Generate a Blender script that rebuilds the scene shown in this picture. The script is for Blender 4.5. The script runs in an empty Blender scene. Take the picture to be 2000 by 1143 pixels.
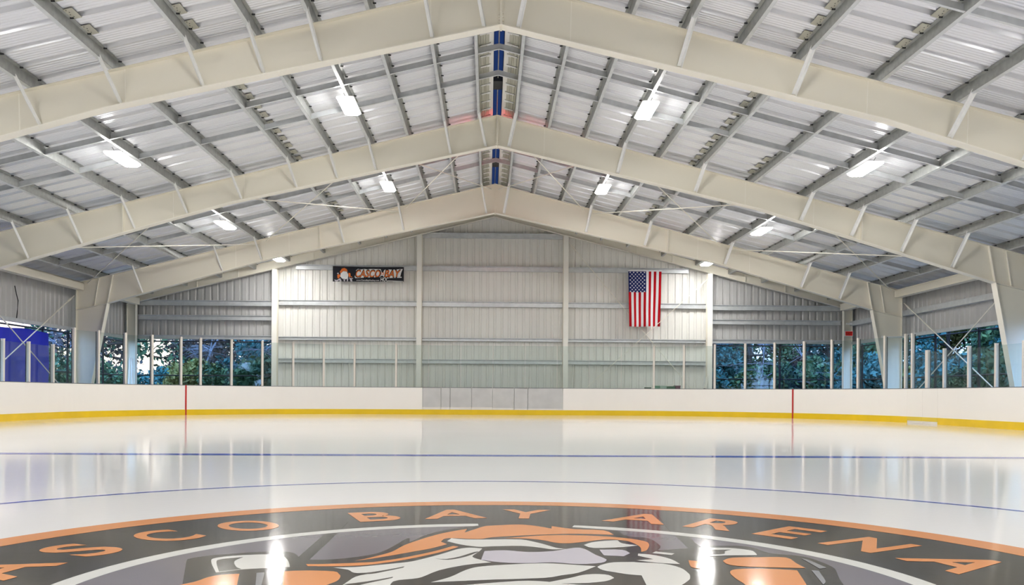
import bpy, math, random
ICE_BUMP=.02; LAMP=115.; REDLAMP=240.; EXPOSURE=0.0
SKY_BACK=(1.3,2.2,3.9,1); SKY_H=(.55,.75,1.1,1); SKY_M=(.34,.58,1.15,1); SKY_Z=(.26,.46,1.0,1); SKY_WARM=(.75,.62,.52,1); SKY_STR=2.6
LOGO = [
  ('black', [(-0.977,1.912),(-0.915,1.913),(-0.903,1.242),(-0.901,0.444),(-0.897,0.118),(-0.927,-0.332),(-0.97,-0.332),(-0.967,0.572)]),
  ('black', [(1.101,2.539),(1.169,2.494),(1.066,1.162),(1.08,0.717),(0.995,-0.018),(1.018,-0.338),(0.944,-0.338),(0.997,0.525),(0.99,0.992),(1.019,1.669)]),
  ('charcoal', [(-1.143,-0.365),(-1.209,-0.162),(-1.318,0.17),(-1.419,0.492),(-1.466,0.641),(-1.479,0.694),(-1.46,0.736),(-1.395,0.796),(-1.297,0.844),(-1.208,0.88),(-1.154,0.896),(-1.116,0.898),(-1.082,0.892),(-1.053,0.885),(-1.03,0.872),(-1.006,0.846),(-0.984,0.799),(-0.962,0.741),(-0.932,0.699),(-0.89,0.684),(-0.839,0.684),(-0.787,0.696),(-0.735,0.721),(-0.682,0.758),(-0.636,0.802),(-0.605,0.844),(-0.584,0.892),(-0.564,0.957),(-0.543,1.053),(-0.522,1.167),(-0.505,1.26),(-0.493,1.297),(-0.486,1.303),(-0.481,1.303),(-0.477,1.266),(-0.473,1.215),(-0.469,1.178),(-0.445,1.264),(-0.407,1.391),(-0.355,1.515),(-0.287,1.607),(-0.206,1.686),(-0.135,1.747),(-0.094,1.772),(-0.068,1.775),(-0.03,1.783),(0.031,1.818),(0.104,1.859),(0.185,1.875),(0.268,1.841),(0.354,1.78),(0.44,1.721),(0.53,1.679),(0.618,1.64),(0.686,1.591),(0.712,1.524),(0.716,1.45),(0.728,1.389),(0.763,1.363),(0.805,1.351),(0.838,1.317),(0.853,1.242),(0.858,1.15),(0.857,1.07),(0.845,1.015),(0.827,0.972),(0.813,0.943),(0.877,0.965),(0.967,0.996),(1.045,1.026),(1.084,1.047),(1.108,1.065),(1.141,1.077),(1.197,1.083),(1.262,1.083),(1.316,1.061),(1.341,1.005),(1.352,0.931),(1.373,0.868),(1.416,0.838),(1.469,0.818),(1.512,0.778),(1.536,0.703),(1.549,0.611),(1.552,0.527),(1.543,0.465),(1.526,0.411),(1.507,0.351),(1.491,0.301),(1.474,0.249),(1.448,0.148),(1.406,-0.034),(1.361,-0.236),(1.331,-0.372),(0.598,-0.37),(-0.4,-0.367)]),
  ('white', [(-1.348,0.633),(-1.362,0.678),(-1.364,0.706),(-1.354,0.73),(-1.329,0.756),(-1.292,0.779),(-1.249,0.798),(-1.204,0.81),(-1.156,0.818),(-1.115,0.819),(-1.09,0.816),(-1.074,0.807),(-1.057,0.788),(-1.038,0.759),(-1.02,0.722),(-1.002,0.677),(-0.983,0.619),(-0.965,0.554),(-0.953,0.508),(-0.969,0.505),(-0.994,0.5),(-1.026,0.492),(-1.066,0.482),(-1.112,0.469),(-1.155,0.453),(-1.192,0.429),(-1.225,0.403),(-1.248,0.384),(-1.276,0.451),(-1.316,0.547)]),
  ('charcoal', [(-1.317,0.612),(-1.328,0.65),(-1.33,0.673),(-1.322,0.693),(-1.296,0.714),(-1.259,0.733),(-1.23,0.746),(-1.235,0.728),(-1.24,0.702),(-1.243,0.676),(-1.243,0.656),(-1.241,0.637),(-1.235,0.613),(-1.224,0.58),(-1.21,0.543),(-1.196,0.511),(-1.182,0.489),(-1.168,0.473),(-1.158,0.462),(-1.182,0.444),(-1.215,0.419),(-1.239,0.401),(-1.261,0.458),(-1.292,0.54)]),
  ('orange', [(-1.358,0.024),(-1.344,0.093),(-1.309,0.149),(-1.278,0.197),(-1.266,0.235),(-1.26,0.262),(-1.253,0.286),(-1.242,0.307),(-1.229,0.323),(-1.213,0.337),(-1.188,0.347),(-1.159,0.354),(-1.138,0.359),(-1.127,0.311),(-1.11,0.242),(-1.086,0.144),(-1.051,0.003),(-1.012,-0.151),(-0.986,-0.256),(-1.064,-0.256),(-1.171,-0.256),(-1.252,-0.256),(-1.284,-0.184),(-1.329,-0.077)]),
  ('grey', [(-1.069,0.377),(-1.06,0.382),(-1.047,0.388),(-1.037,0.392),(-1.023,0.328),(-1.005,0.239),(-0.986,0.144),(-0.968,0.046),(-0.951,-0.053),(-0.94,-0.122),(-0.944,-0.122),(-0.949,-0.122),(-0.953,-0.122),(-0.967,-0.055),(-0.988,0.044),(-1.011,0.144),(-1.032,0.232),(-1.053,0.315)]),
  ('orange', [(-0.96,0.415),(-0.934,0.42),(-0.897,0.427),(-0.856,0.431),(-0.814,0.428),(-0.771,0.422),(-0.736,0.412),(-0.719,0.397),(-0.712,0.379),(-0.706,0.36),(-0.699,0.343),(-0.693,0.327),(-0.689,0.306),(-0.686,0.278),(-0.685,0.247),(-0.687,0.218),(-0.692,0.197),(-0.699,0.178),(-0.711,0.151),(-0.727,0.108),(-0.747,0.06),(-0.771,0.024),(-0.805,0.015),(-0.843,0.02),(-0.872,0.024),(-0.896,0.13),(-0.931,0.287)]),
  ('orange', [(-0.894,0.577),(-0.889,0.562),(-0.881,0.542),(-0.876,0.526),(-0.835,0.528),(-0.776,0.53),(-0.719,0.537),(-0.669,0.551),(-0.623,0.569),(-0.589,0.582),(-0.595,0.624),(-0.631,0.616),(-0.681,0.604),(-0.728,0.594),(-0.764,0.587),(-0.796,0.581),(-0.826,0.577),(-0.853,0.576),(-0.877,0.576)]),
  ('orange', [(-0.681,0.658),(-0.669,0.671),(-0.653,0.69),(-0.635,0.712),(-0.62,0.735),(-0.604,0.761),(-0.587,0.791),(-0.568,0.821),(-0.549,0.854),(-0.531,0.896),(-0.517,0.952),(-0.504,1.017),(-0.488,1.084),(-0.465,1.149),(-0.438,1.214),(-0.412,1.276),(-0.39,1.325),(-0.37,1.367),(-0.349,1.407),(-0.328,1.444),(-0.307,1.479),(-0.281,1.515),(-0.245,1.559),(-0.204,1.605),(-0.174,1.639),(-0.177,1.598),(-0.182,1.542),(-0.185,1.501),(-0.167,1.539),(-0.142,1.594),(-0.117,1.646),(-0.101,1.684),(-0.086,1.716),(-0.072,1.741),(-0.06,1.754),(-0.049,1.759),(-0.03,1.766),(0.001,1.778),(0.04,1.791),(0.076,1.802),(0.104,1.809),(0.129,1.813),(0.156,1.81),(0.185,1.797),(0.214,1.778),(0.243,1.752),(0.274,1.718),(0.304,1.68),(0.325,1.652),(0.327,1.681),(0.33,1.722),(0.333,1.753),(0.364,1.721),(0.408,1.675),(0.458,1.637),(0.515,1.621),(0.578,1.613),(0.627,1.59),(0.65,1.538),(0.658,1.474),(0.663,1.428),(0.611,1.438),(0.537,1.453),(0.466,1.462),(0.413,1.461),(0.366,1.455),(0.315,1.445),(0.259,1.432),(0.2,1.416),(0.14,1.398),(0.08,1.379),(0.019,1.358),(-0.031,1.337),(-0.059,1.314),(-0.075,1.292),(-0.103,1.279),(-0.156,1.286),(-0.22,1.304),(-0.271,1.306),(-0.293,1.274),(-0.299,1.228),(-0.303,1.193),(-0.292,1.169),(-0.277,1.137),(-0.266,1.113),(-0.286,1.077),(-0.315,1.029),(-0.345,0.983),(-0.371,0.953),(-0.397,0.926),(-0.426,0.897),(-0.457,0.863),(-0.49,0.827),(-0.523,0.791),(-0.556,0.759),(-0.588,0.728),(-0.617,0.701),(-0.643,0.682),(-0.665,0.667)]),
  ('orange', [(-0.84,0.569),(-0.814,0.569),(-0.778,0.571),(-0.74,0.573),(-0.71,0.576),(-0.68,0.581),(-0.643,0.595),(-0.597,0.621),(-0.546,0.657),(-0.492,0.702),(-0.44,0.757),(-0.388,0.82),(-0.338,0.886),(-0.296,0.95),(-0.259,1.014),(-0.232,1.061),(-0.223,1.053),(-0.211,1.043),(-0.202,1.035),(-0.223,0.995),(-0.254,0.937),(-0.294,0.874),(-0.34,0.81),(-0.392,0.743),(-0.449,0.68),(-0.508,0.627),(-0.57,0.579),(-0.635,0.543),(-0.706,0.528),(-0.778,0.524),(-0.831,0.522)]),
  ('orange', [(0.041,1.309),(0.097,1.336),(0.178,1.375),(0.263,1.405),(0.337,1.416),(0.41,1.417),(0.485,1.408),(0.559,1.389),(0.632,1.362),(0.695,1.33),(0.741,1.296),(0.776,1.258),(0.801,1.217),(0.81,1.179),(0.808,1.14),(0.802,1.095),(0.79,1.043),(0.775,0.987),(0.76,0.942),(0.746,0.918),(0.734,0.906),(0.725,0.898),(0.731,0.934),(0.74,0.988),(0.744,1.043),(0.74,1.094),(0.731,1.145),(0.72,1.189),(0.71,1.215),(0.699,1.231),(0.681,1.244),(0.657,1.26),(0.628,1.273),(0.59,1.271),(0.54,1.245),(0.484,1.205),(0.436,1.173),(0.405,1.156),(0.383,1.148),(0.363,1.145),(0.342,1.148),(0.323,1.157),(0.304,1.171),(0.288,1.191),(0.273,1.216),(0.253,1.24),(0.226,1.261),(0.195,1.28),(0.16,1.296),(0.118,1.304),(0.073,1.307)]),
  ('white', [(-0.271,1.207),(-0.265,1.235),(-0.257,1.275),(-0.252,1.306),(-0.234,1.293),(-0.208,1.276),(-0.174,1.264),(-0.132,1.261),(-0.083,1.263),(-0.031,1.265),(0.022,1.269),(0.077,1.273),(0.126,1.267),(0.158,1.245),(0.181,1.215),(0.202,1.184),(0.221,1.158),(0.237,1.132),(0.253,1.104),(0.269,1.073),(0.285,1.041),(0.301,1.014),(0.32,0.995),(0.339,0.983),(0.352,0.974),(0.333,0.969),(0.306,0.963),(0.28,0.963),(0.261,0.975),(0.243,0.994),(0.22,1.013),(0.193,1.032),(0.162,1.051),(0.123,1.064),(0.073,1.064),(0.016,1.057),(-0.032,1.049),(-0.06,1.042),(-0.078,1.035),(-0.1,1.036),(-0.129,1.05),(-0.161,1.072),(-0.192,1.1),(-0.222,1.136),(-0.25,1.177)]),
  ('white', [(-0.754,0.493),(-0.727,0.496),(-0.689,0.501),(-0.65,0.509),(-0.618,0.522),(-0.587,0.538),(-0.557,0.554),(-0.53,0.567),(-0.506,0.581),(-0.481,0.595),(-0.457,0.608),(-0.433,0.622),(-0.404,0.648),(-0.369,0.695),(-0.329,0.755),(-0.29,0.816),(-0.261,0.868),(-0.235,0.918),(-0.21,0.96),(-0.187,0.986),(-0.166,1.002),(-0.145,1.01),(-0.12,1.007),(-0.096,0.995),(-0.079,0.985),(-0.084,0.961),(-0.09,0.926),(-0.098,0.887),(-0.109,0.848),(-0.121,0.807),(-0.127,0.771),(-0.123,0.746),(-0.114,0.726),(-0.1,0.704),(-0.078,0.674),(-0.053,0.642),(-0.033,0.618),(-0.065,0.604),(-0.109,0.584),(-0.155,0.556),(-0.195,0.521),(-0.234,0.481),(-0.269,0.436),(-0.295,0.385),(-0.317,0.331),(-0.336,0.289),(-0.35,0.27),(-0.362,0.262),(-0.377,0.253),(-0.402,0.242),(-0.429,0.23),(-0.45,0.202),(-0.455,0.156),(-0.453,0.098),(-0.455,0.024),(-0.464,-0.075),(-0.477,-0.182),(-0.486,-0.257),(-0.551,-0.257),(-0.641,-0.257),(-0.709,-0.257),(-0.694,-0.153),(-0.67,0.002),(-0.649,0.145),(-0.637,0.22),(-0.631,0.263),(-0.622,0.297),(-0.605,0.327),(-0.585,0.347),(-0.57,0.36),(-0.59,0.363),(-0.617,0.368),(-0.642,0.379),(-0.655,0.397),(-0.665,0.422),(-0.679,0.445),(-0.704,0.464),(-0.733,0.481)]),
  ('charcoal', [(-0.308,0.716),(-0.293,0.71),(-0.273,0.702),(-0.251,0.703),(-0.23,0.718),(-0.208,0.741),(-0.186,0.77),(-0.163,0.809),(-0.14,0.853),(-0.12,0.887),(-0.107,0.9),(-0.099,0.9),(-0.094,0.899),(-0.111,0.861),(-0.134,0.807),(-0.16,0.759),(-0.186,0.725),(-0.214,0.697),(-0.241,0.681),(-0.266,0.686),(-0.29,0.703)]),
  ('charcoal', [(-0.64,0.369),(-0.624,0.372),(-0.601,0.377),(-0.574,0.388),(-0.546,0.41),(-0.515,0.438),(-0.487,0.465),(-0.465,0.488),(-0.446,0.509),(-0.433,0.524),(-0.436,0.494),(-0.453,0.472),(-0.476,0.444),(-0.501,0.417),(-0.523,0.391),(-0.545,0.367),(-0.569,0.351),(-0.595,0.352),(-0.621,0.361)]),
  ('charcoal', [(-0.649,0.148),(-0.628,0.16),(-0.597,0.178),(-0.563,0.201),(-0.527,0.232),(-0.489,0.268),(-0.46,0.295),(-0.461,0.271),(-0.484,0.243),(-0.516,0.208),(-0.545,0.176),(-0.566,0.151),(-0.584,0.13),(-0.601,0.119),(-0.619,0.123),(-0.637,0.137)]),
  ('lilac', [(-0.068,0.912),(-0.042,0.921),(-0.006,0.933),(0.034,0.937),(0.072,0.924),(0.111,0.903),(0.151,0.889),(0.192,0.889),(0.233,0.898),(0.276,0.914),(0.32,0.947),(0.364,0.988),(0.401,1.014),(0.424,1.013),(0.437,0.995),(0.45,0.965),(0.461,0.921),(0.471,0.869),(0.481,0.821),(0.492,0.786),(0.504,0.756),(0.512,0.73),(0.517,0.709),(0.52,0.693),(0.518,0.675),(0.512,0.653),(0.503,0.63),(0.484,0.61),(0.454,0.595),(0.415,0.583),(0.374,0.579),(0.335,0.589),(0.296,0.608),(0.254,0.62),(0.213,0.616),(0.172,0.605),(0.13,0.598),(0.088,0.6),(0.047,0.607),(0.008,0.619),(-0.028,0.639),(-0.06,0.664),(-0.083,0.682),(-0.079,0.747),(-0.073,0.839)]),
  ('white', [(-0.09,0.516),(-0.051,0.535),(-0.004,0.552),(0.047,0.567),(0.101,0.581),(0.158,0.593),(0.212,0.599),(0.255,0.594),(0.293,0.582),(0.332,0.568),(0.375,0.554),(0.418,0.539),(0.449,0.528),(0.423,0.486),(0.388,0.429),(0.353,0.382),(0.325,0.357),(0.298,0.342),(0.271,0.326),(0.25,0.307),(0.229,0.289),(0.191,0.272),(0.128,0.26),(0.05,0.249),(-0.035,0.237),(-0.127,0.219),(-0.222,0.199),(-0.291,0.185),(-0.271,0.21),(-0.243,0.246),(-0.215,0.289),(-0.193,0.336),(-0.173,0.389),(-0.152,0.437),(-0.134,0.469),(-0.116,0.494)]),
  ('white', [(-0.32,0.087),(-0.277,0.098),(-0.213,0.115),(-0.143,0.136),(-0.071,0.161),(0.007,0.19),(0.076,0.211),(0.121,0.216),(0.154,0.212),(0.187,0.203),(0.222,0.188),(0.257,0.169),(0.293,0.153),(0.325,0.142),(0.358,0.134),(0.399,0.128),(0.46,0.124),(0.529,0.121),(0.58,0.12),(0.579,0.0),(0.579,-0.153),(0.579,-0.259),(0.313,-0.259),(-0.052,-0.258),(-0.326,-0.257),(-0.324,-0.164),(-0.322,-0.025)]),
  ('white', [(0.192,0.177),(0.222,0.202),(0.265,0.238),(0.304,0.272),(0.329,0.297),(0.348,0.318),(0.368,0.335),(0.388,0.346),(0.408,0.352),(0.428,0.354),(0.446,0.352),(0.464,0.347),(0.479,0.336),(0.488,0.316),(0.493,0.291),(0.497,0.273),(0.486,0.254),(0.47,0.227),(0.446,0.203),(0.413,0.187),(0.374,0.174),(0.331,0.166),(0.282,0.166),(0.23,0.172)]),
  ('white', [(0.453,0.508),(0.457,0.52),(0.465,0.538),(0.477,0.558),(0.495,0.58),(0.516,0.603),(0.543,0.621),(0.579,0.629),(0.619,0.631),(0.649,0.632),(0.646,0.625),(0.681,0.618),(0.73,0.608),(0.774,0.59),(0.8,0.565),(0.819,0.533),(0.833,0.498),(0.841,0.461),(0.843,0.422),(0.843,0.385),(0.843,0.356),(0.84,0.33),(0.834,0.302),(0.828,0.275),(0.82,0.247),(0.803,0.211),(0.775,0.159),(0.739,0.102),(0.703,0.062),(0.668,0.051),(0.632,0.056),(0.606,0.061),(0.611,0.135),(0.619,0.241),(0.625,0.325),(0.61,0.33),(0.589,0.339),(0.569,0.348),(0.555,0.358),(0.543,0.369),(0.528,0.382),(0.509,0.399),(0.487,0.418),(0.47,0.439),(0.46,0.463),(0.456,0.489)]),
  ('white', [(0.455,1.092),(0.467,1.114),(0.485,1.145),(0.506,1.173),(0.53,1.193),(0.556,1.21),(0.583,1.224),(0.611,1.233),(0.638,1.24),(0.657,1.244),(0.657,1.218),(0.658,1.181),(0.666,1.148),(0.688,1.121),(0.717,1.098),(0.739,1.082),(0.718,1.067),(0.687,1.047),(0.648,1.029),(0.598,1.014),(0.541,1.002),(0.495,1.003),(0.472,1.026),(0.461,1.064)]),
  ('lilac', [(0.52,0.953),(0.553,0.957),(0.599,0.961),(0.636,0.954),(0.652,0.925),(0.658,0.886),(0.661,0.857),(0.648,0.833),(0.63,0.8),(0.617,0.775),(0.589,0.782),(0.551,0.791),(0.522,0.798),(0.521,0.842),(0.52,0.904)]),
  ('white', [(0.701,0.848),(0.721,0.839),(0.75,0.825),(0.777,0.803),(0.799,0.775),(0.819,0.74),(0.834,0.701),(0.844,0.657),(0.849,0.611),(0.852,0.577),(0.825,0.584),(0.788,0.595),(0.751,0.609),(0.717,0.63),(0.684,0.654),(0.66,0.672),(0.686,0.681),(0.722,0.692),(0.749,0.701),(0.732,0.726),(0.707,0.761),(0.688,0.788),(0.692,0.805),(0.697,0.83)]),
  ('white', [(0.771,0.858),(0.78,0.872),(0.791,0.892),(0.801,0.908),(0.825,0.89),(0.859,0.867),(0.884,0.849),(0.877,0.837),(0.867,0.82),(0.86,0.807),(0.834,0.822),(0.798,0.842)]),
  ('white', [(1.055,0.993),(1.072,1.0),(1.097,1.01),(1.125,1.016),(1.153,1.018),(1.182,1.015),(1.211,1.007),(1.242,0.991),(1.271,0.969),(1.293,0.946),(1.302,0.926),(1.302,0.906),(1.3,0.883),(1.297,0.856),(1.292,0.827),(1.288,0.807),(1.244,0.805),(1.183,0.802),(1.124,0.797),(1.076,0.785),(1.033,0.771),(1.003,0.76),(1.017,0.826),(1.038,0.919)]),
  ('charcoal', [(1.074,0.954),(1.112,0.956),(1.165,0.959),(1.204,0.962),(1.191,0.95),(1.172,0.933),(1.156,0.913),(1.148,0.892),(1.144,0.87),(1.138,0.851),(1.131,0.841),(1.123,0.835),(1.11,0.83),(1.087,0.823),(1.059,0.816),(1.038,0.811),(1.048,0.852),(1.063,0.91)]),
  ('orange', [(1.076,0.66),(1.09,0.682),(1.111,0.713),(1.141,0.738),(1.182,0.748),(1.23,0.752),(1.279,0.753),(1.328,0.758),(1.376,0.761),(1.411,0.748),(1.421,0.71),(1.416,0.658),(1.411,0.607),(1.411,0.561),(1.412,0.518),(1.413,0.487),(1.356,0.492),(1.275,0.5),(1.203,0.51),(1.153,0.522),(1.113,0.536),(1.085,0.557),(1.073,0.59),(1.074,0.63)]),
  ('orange', [(1.034,0.386),(1.044,0.417),(1.059,0.442),(1.083,0.461),(1.121,0.472),(1.168,0.476),(1.217,0.474),(1.268,0.464),(1.319,0.448),(1.355,0.436),(1.339,0.365),(1.317,0.265),(1.29,0.148),(1.254,0.007),(1.215,-0.139),(1.189,-0.239),(1.13,-0.238),(1.049,-0.238),(0.988,-0.238),(0.999,-0.15),(1.015,-0.018),(1.027,0.103),(1.029,0.171),(1.026,0.214),(1.024,0.256),(1.025,0.303),(1.027,0.347)]),
  ('orange', [(0.913,0.674),(0.926,0.667),(0.944,0.657),(0.954,0.632),(0.948,0.581),(0.934,0.518),(0.923,0.473),(0.912,0.478),(0.897,0.488),(0.888,0.511),(0.893,0.56),(0.904,0.624)]),
  ('grey', [(1.48,0.725),(1.486,0.713),(1.495,0.695),(1.502,0.663),(1.507,0.608),(1.511,0.543),(1.514,0.496),(1.502,0.49),(1.486,0.481),(1.473,0.475),(1.475,0.545),(1.478,0.646)]),
  ('grey', [(1.421,0.437),(1.43,0.434),(1.442,0.431),(1.452,0.429),(1.436,0.366),(1.416,0.281),(1.397,0.212),(1.382,0.176),(1.369,0.155),(1.36,0.142),(1.377,0.223),(1.402,0.342)])]
from mathutils import Vector, Matrix
random.seed(7)
scene = bpy.context.scene
COL = scene.collection
PI = math.pi

# ------------------------------------------------------------------ helpers
class MB:
    """collects faces, then links them as one mesh object"""
    def __init__(s): s.v=[]; s.f=[]; s.m=[]
    def add(s, vs, fs, mi=0):
        b=len(s.v); s.v+= [tuple(v) for v in vs]
        s.f+= [tuple(b+i for i in f) for f in fs]; s.m+= [mi]*len(fs)
    def box(s, x0,x1,y0,y1,z0,z1, mi=0):
        vs=[(x,y,z) for x in (x0,x1) for y in (y0,y1) for z in (z0,z1)]
        s.add(vs,[(0,1,3,2),(4,6,7,5),(0,4,5,1),(2,3,7,6),(0,2,6,4),(1,5,7,3)],mi)
    def prism(s, poly, off, mi=0):
        """poly: 3d points of a flat outline, off: extrusion vector"""
        n=len(poly); o=Vector(off)
        a=[Vector(p) for p in poly]; b=[p+o for p in a]
        fs=[tuple(range(n)), tuple(reversed(range(n,2*n)))]
        fs+=[(i,i+n,(i+1)%n+n,(i+1)%n) for i in range(n)]
        s.add(a+b,fs,mi)
    def bar(s, p, q, w, h, up=(0,0,1), mi=0):
        p=Vector(p); q=Vector(q); d=(q-p).normalized(); u=Vector(up)
        r=d.cross(u)
        if r.length<1e-4: r=d.cross(Vector((1,0,0)))
        r.normalize(); u=r.cross(d).normalized()
        c=[r*(w/2)+u*(h/2), -r*(w/2)+u*(h/2), -r*(w/2)-u*(h/2), r*(w/2)-u*(h/2)]
        s.add([p+k for k in c]+[q+k for k in c],[(0,1,2,3),(7,6,5,4),(0,4,5,1),(1,5,6,2),(2,6,7,3),(3,7,4,0)],mi)
    def sweep(s, p, q, prof, up=(0,0,1), mi=0):
        """closed profile [(right,up)] swept from p to q"""
        p=Vector(p); q=Vector(q); d=(q-p).normalized()
        r=d.cross(Vector(up)).normalized(); u=r.cross(d).normalized()
        n=len(prof)
        vs=[p+r*a+u*b for a,b in prof]+[q+r*a+u*b for a,b in prof]
        s.add(vs,[tuple(range(n)),tuple(reversed(range(n,2*n)))]+[(i,i+n,(i+1)%n+n,(i+1)%n) for i in range(n)],mi)
    def tube(s, pts, rad, n=8, mi=0):
        pts=[Vector(p) for p in pts]
        rads=rad if isinstance(rad,(list,tuple)) else [rad]*len(pts)
        rings=[]
        for i,p in enumerate(pts):
            d=(pts[min(i+1,len(pts)-1)]-pts[max(i-1,0)]).normalized()
            r=d.cross(Vector((0,0,1)))
            if r.length<1e-3: r=d.cross(Vector((1,0,0)))
            r.normalize(); u=r.cross(d)
            rings.append([p+(r*math.cos(2*PI*k/n)+u*math.sin(2*PI*k/n))*rads[i] for k in range(n)])
        vs=[v for g in rings for v in g]; fs=[]
        for i in range(len(pts)-1):
            for k in range(n):
                fs.append((i*n+k,i*n+(k+1)%n,(i+1)*n+(k+1)%n,(i+1)*n+k))
        fs.append(tuple(reversed(range(n)))); fs.append(tuple((len(pts)-1)*n+k for k in range(n)))
        s.add(vs,fs,mi)
    def build(s, name, mat, parent=None, smooth=False):
        me=bpy.data.meshes.new(name); me.from_pydata(s.v,[],s.f)
        ms=mat if isinstance(mat,(list,tuple)) else [mat]
        for m in ms: me.materials.append(m)
        if len(ms)>1: me.polygons.foreach_set('material_index',s.m)
        if smooth: me.polygons.foreach_set('use_smooth',[True]*len(me.polygons))
        me.update()
        o=bpy.data.objects.new(name,me); COL.objects.link(o)
        if parent is not None: o.parent=parent
        return o

def tag(o,label=None,cat=None,group=None,kind=None):
    if label: o['label']=label
    if cat: o['category']=cat
    if group: o['group']=group
    if kind: o['kind']=kind
    return o
def empty(name,label,cat,loc=(0,0,0),group=None,kind=None):
    o=bpy.data.objects.new(name,None); COL.objects.link(o); o.location=loc; o.empty_display_size=.1
    return tag(o,label,cat,group,kind)
def struct(o,label=None,cat=None): return tag(o,label,cat,None,'structure')
ORD=['first','second','third','fourth','fifth','sixth','seventh','eighth','ninth','tenth','eleventh','twelfth','thirteenth','fourteenth','fifteenth','sixteenth','seventeenth','eighteenth']

def srgb(r,g,b):
    f=lambda c:(c/12.92 if c<=.04045 else ((c+.055)/1.055)**2.4)
    return (f(r/255),f(g/255),f(b/255),1)
def material(name,col,rough=.5,metal=0,spec=.5,ior=1.45,noise=0,nscale=3,bump=0,bscale=20,emit=None,estr=0,stretch=None):
    m=bpy.data.materials.new(name); m.use_nodes=True
    nt=m.node_tree; b=nt.nodes['Principled BSDF']
    b.inputs['Base Color'].default_value=col
    b.inputs['Roughness'].default_value=rough; b.inputs['Metallic'].default_value=metal
    b.inputs['IOR'].default_value=ior; b.inputs['Specular IOR Level'].default_value=spec
    if noise or bump:
        tc=nt.nodes.new('ShaderNodeTexCoord'); mp=nt.nodes.new('ShaderNodeMapping')
        nt.links.new(tc.outputs['Object'],mp.inputs['Vector'])
        if stretch: mp.inputs['Scale'].default_value=stretch
    if noise:
        n=nt.nodes.new('ShaderNodeTexNoise'); n.inputs['Scale'].default_value=nscale; n.inputs['Detail'].default_value=4
        nt.links.new(mp.outputs['Vector'],n.inputs['Vector'])
        r=nt.nodes.new('ShaderNodeValToRGB')
        r.color_ramp.elements[0].position=.3; r.color_ramp.elements[1].position=.7
        r.color_ramp.elements[0].color=tuple(c*(1-noise) for c in col[:3])+(1,)
        r.color_ramp.elements[1].color=tuple(min(1,c*(1+noise)) for c in col[:3])+(1,)
        nt.links.new(n.outputs['Fac'],r.inputs['Fac']); nt.links.new(r.outputs['Color'],b.inputs['Base Color'])
    if bump:
        n=nt.nodes.new('ShaderNodeTexNoise'); n.inputs['Scale'].default_value=bscale; n.inputs['Detail'].default_value=3
        nt.links.new(mp.outputs['Vector'],n.inputs['Vector'])
        bp=nt.nodes.new('ShaderNodeBump'); bp.inputs['Strength'].default_value=bump; bp.inputs['Distance'].default_value=.01
        nt.links.new(n.outputs['Fac'],bp.inputs['Height']); nt.links.new(bp.outputs['Normal'],b.inputs['Normal'])
    if emit:
        b.inputs['Emission Color'].default_value=emit; b.inputs['Emission Strength'].default_value=estr
    return m
def ice_mat(name,col,rough=.09,noise=.012):
    return material(name,col,rough,0,.5,1.33,noise,.5,ICE_BUMP,13.,stretch=(1,1,1))

M={}
M['cream']=material('cream_paint',srgb(236,230,214),.42,0,.4,noise=.015,nscale=.8)
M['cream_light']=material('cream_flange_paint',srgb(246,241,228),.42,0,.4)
M['galv']=material('galvanised_steel',srgb(158,160,157),.40,.5,.5,noise=.14,nscale=9)
M['girt']=material('galvanised_girt',srgb(206,209,211),.34,.3,.5,noise=.08,nscale=6)
M['brace']=material('bright_angle_steel',srgb(240,240,238),.4,.1,.5,noise=.03,nscale=14)
M['plate']=material('pale_plate_steel',srgb(176,174,160),.5,.3)
M['column_paint']=material('pale_column_paint',srgb(250,247,238),.4,0,.4)
M['dark']=material('dark_steel',srgb(52,54,56),.6,.2)
M['black']=material('black_paint',srgb(16,18,22),.5)
M['roof']=material('roof_sheet',srgb(240,241,245),.34,.55,.5,noise=.03,nscale=1.2,stretch=(.2,3,1))
M['panel']=material('wall_sheet',srgb(233,231,225),.36,.0,.5,noise=.02,nscale=.7)
M['panel_grey']=material('grey_wall_sheet',srgb(196,195,194),.36,.15,.5,noise=.02,nscale=.7)
M['ice']=ice_mat('ice',srgb(244,241,237))
M['ice_orange']=ice_mat('ice_paint_orange',srgb(228,152,96))
M['ice_charcoal']=ice_mat('ice_paint_charcoal',srgb(70,67,64))
M['ice_grey']=ice_mat('ice_paint_grey',srgb(126,121,126))
M['ice_black']=ice_mat('ice_paint_black',srgb(50,48,47))
M['ice_lightgrey']=ice_mat('ice_paint_light_grey',srgb(150,150,152))
M['ice_white']=ice_mat('ice_paint_white',srgb(228,226,218))
M['ice_lilac']=ice_mat('ice_paint_lilac',srgb(206,200,206))
M['ice_blue']=ice_mat('ice_paint_blue',srgb(44,66,186))
M['board']=material('white_board_plastic',srgb(246,241,233),.3,0,.4,noise=.008,nscale=1.5)
M['kick']=material('yellow_kickplate',srgb(226,190,16),.35,0,.5,noise=.05,nscale=2)
M['kick_pale']=material('pale_yellow_kickplate',srgb(222,194,60),.4,0,.5)
M['cap']=material('grey_cap_rail',srgb(110,114,116),.4,.2)
M['red']=material('red_stripe',srgb(176,34,30),.4)
M['greyboard']=material('scuffed_grey_panel',srgb(196,195,192),.5,0,.3,noise=.06,nscale=2.5)
M['frost']=material('frost_strip',srgb(226,221,214),.6,0,.3,noise=.03,nscale=4)
M['post']=material('white_post',srgb(224,217,206),.4,.1)
M['concrete']=material('concrete',srgb(150,148,144),.8,0,.2,noise=.08,nscale=2)
M['ground']=material('outdoor_grass',srgb(58,70,44),.95,0,.1,noise=.3,nscale=2)
M['lamp']=material('lamp_diffuser',(1,1,1,1),.5,emit=(1,.99,.965,1),estr=LAMP)
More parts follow.
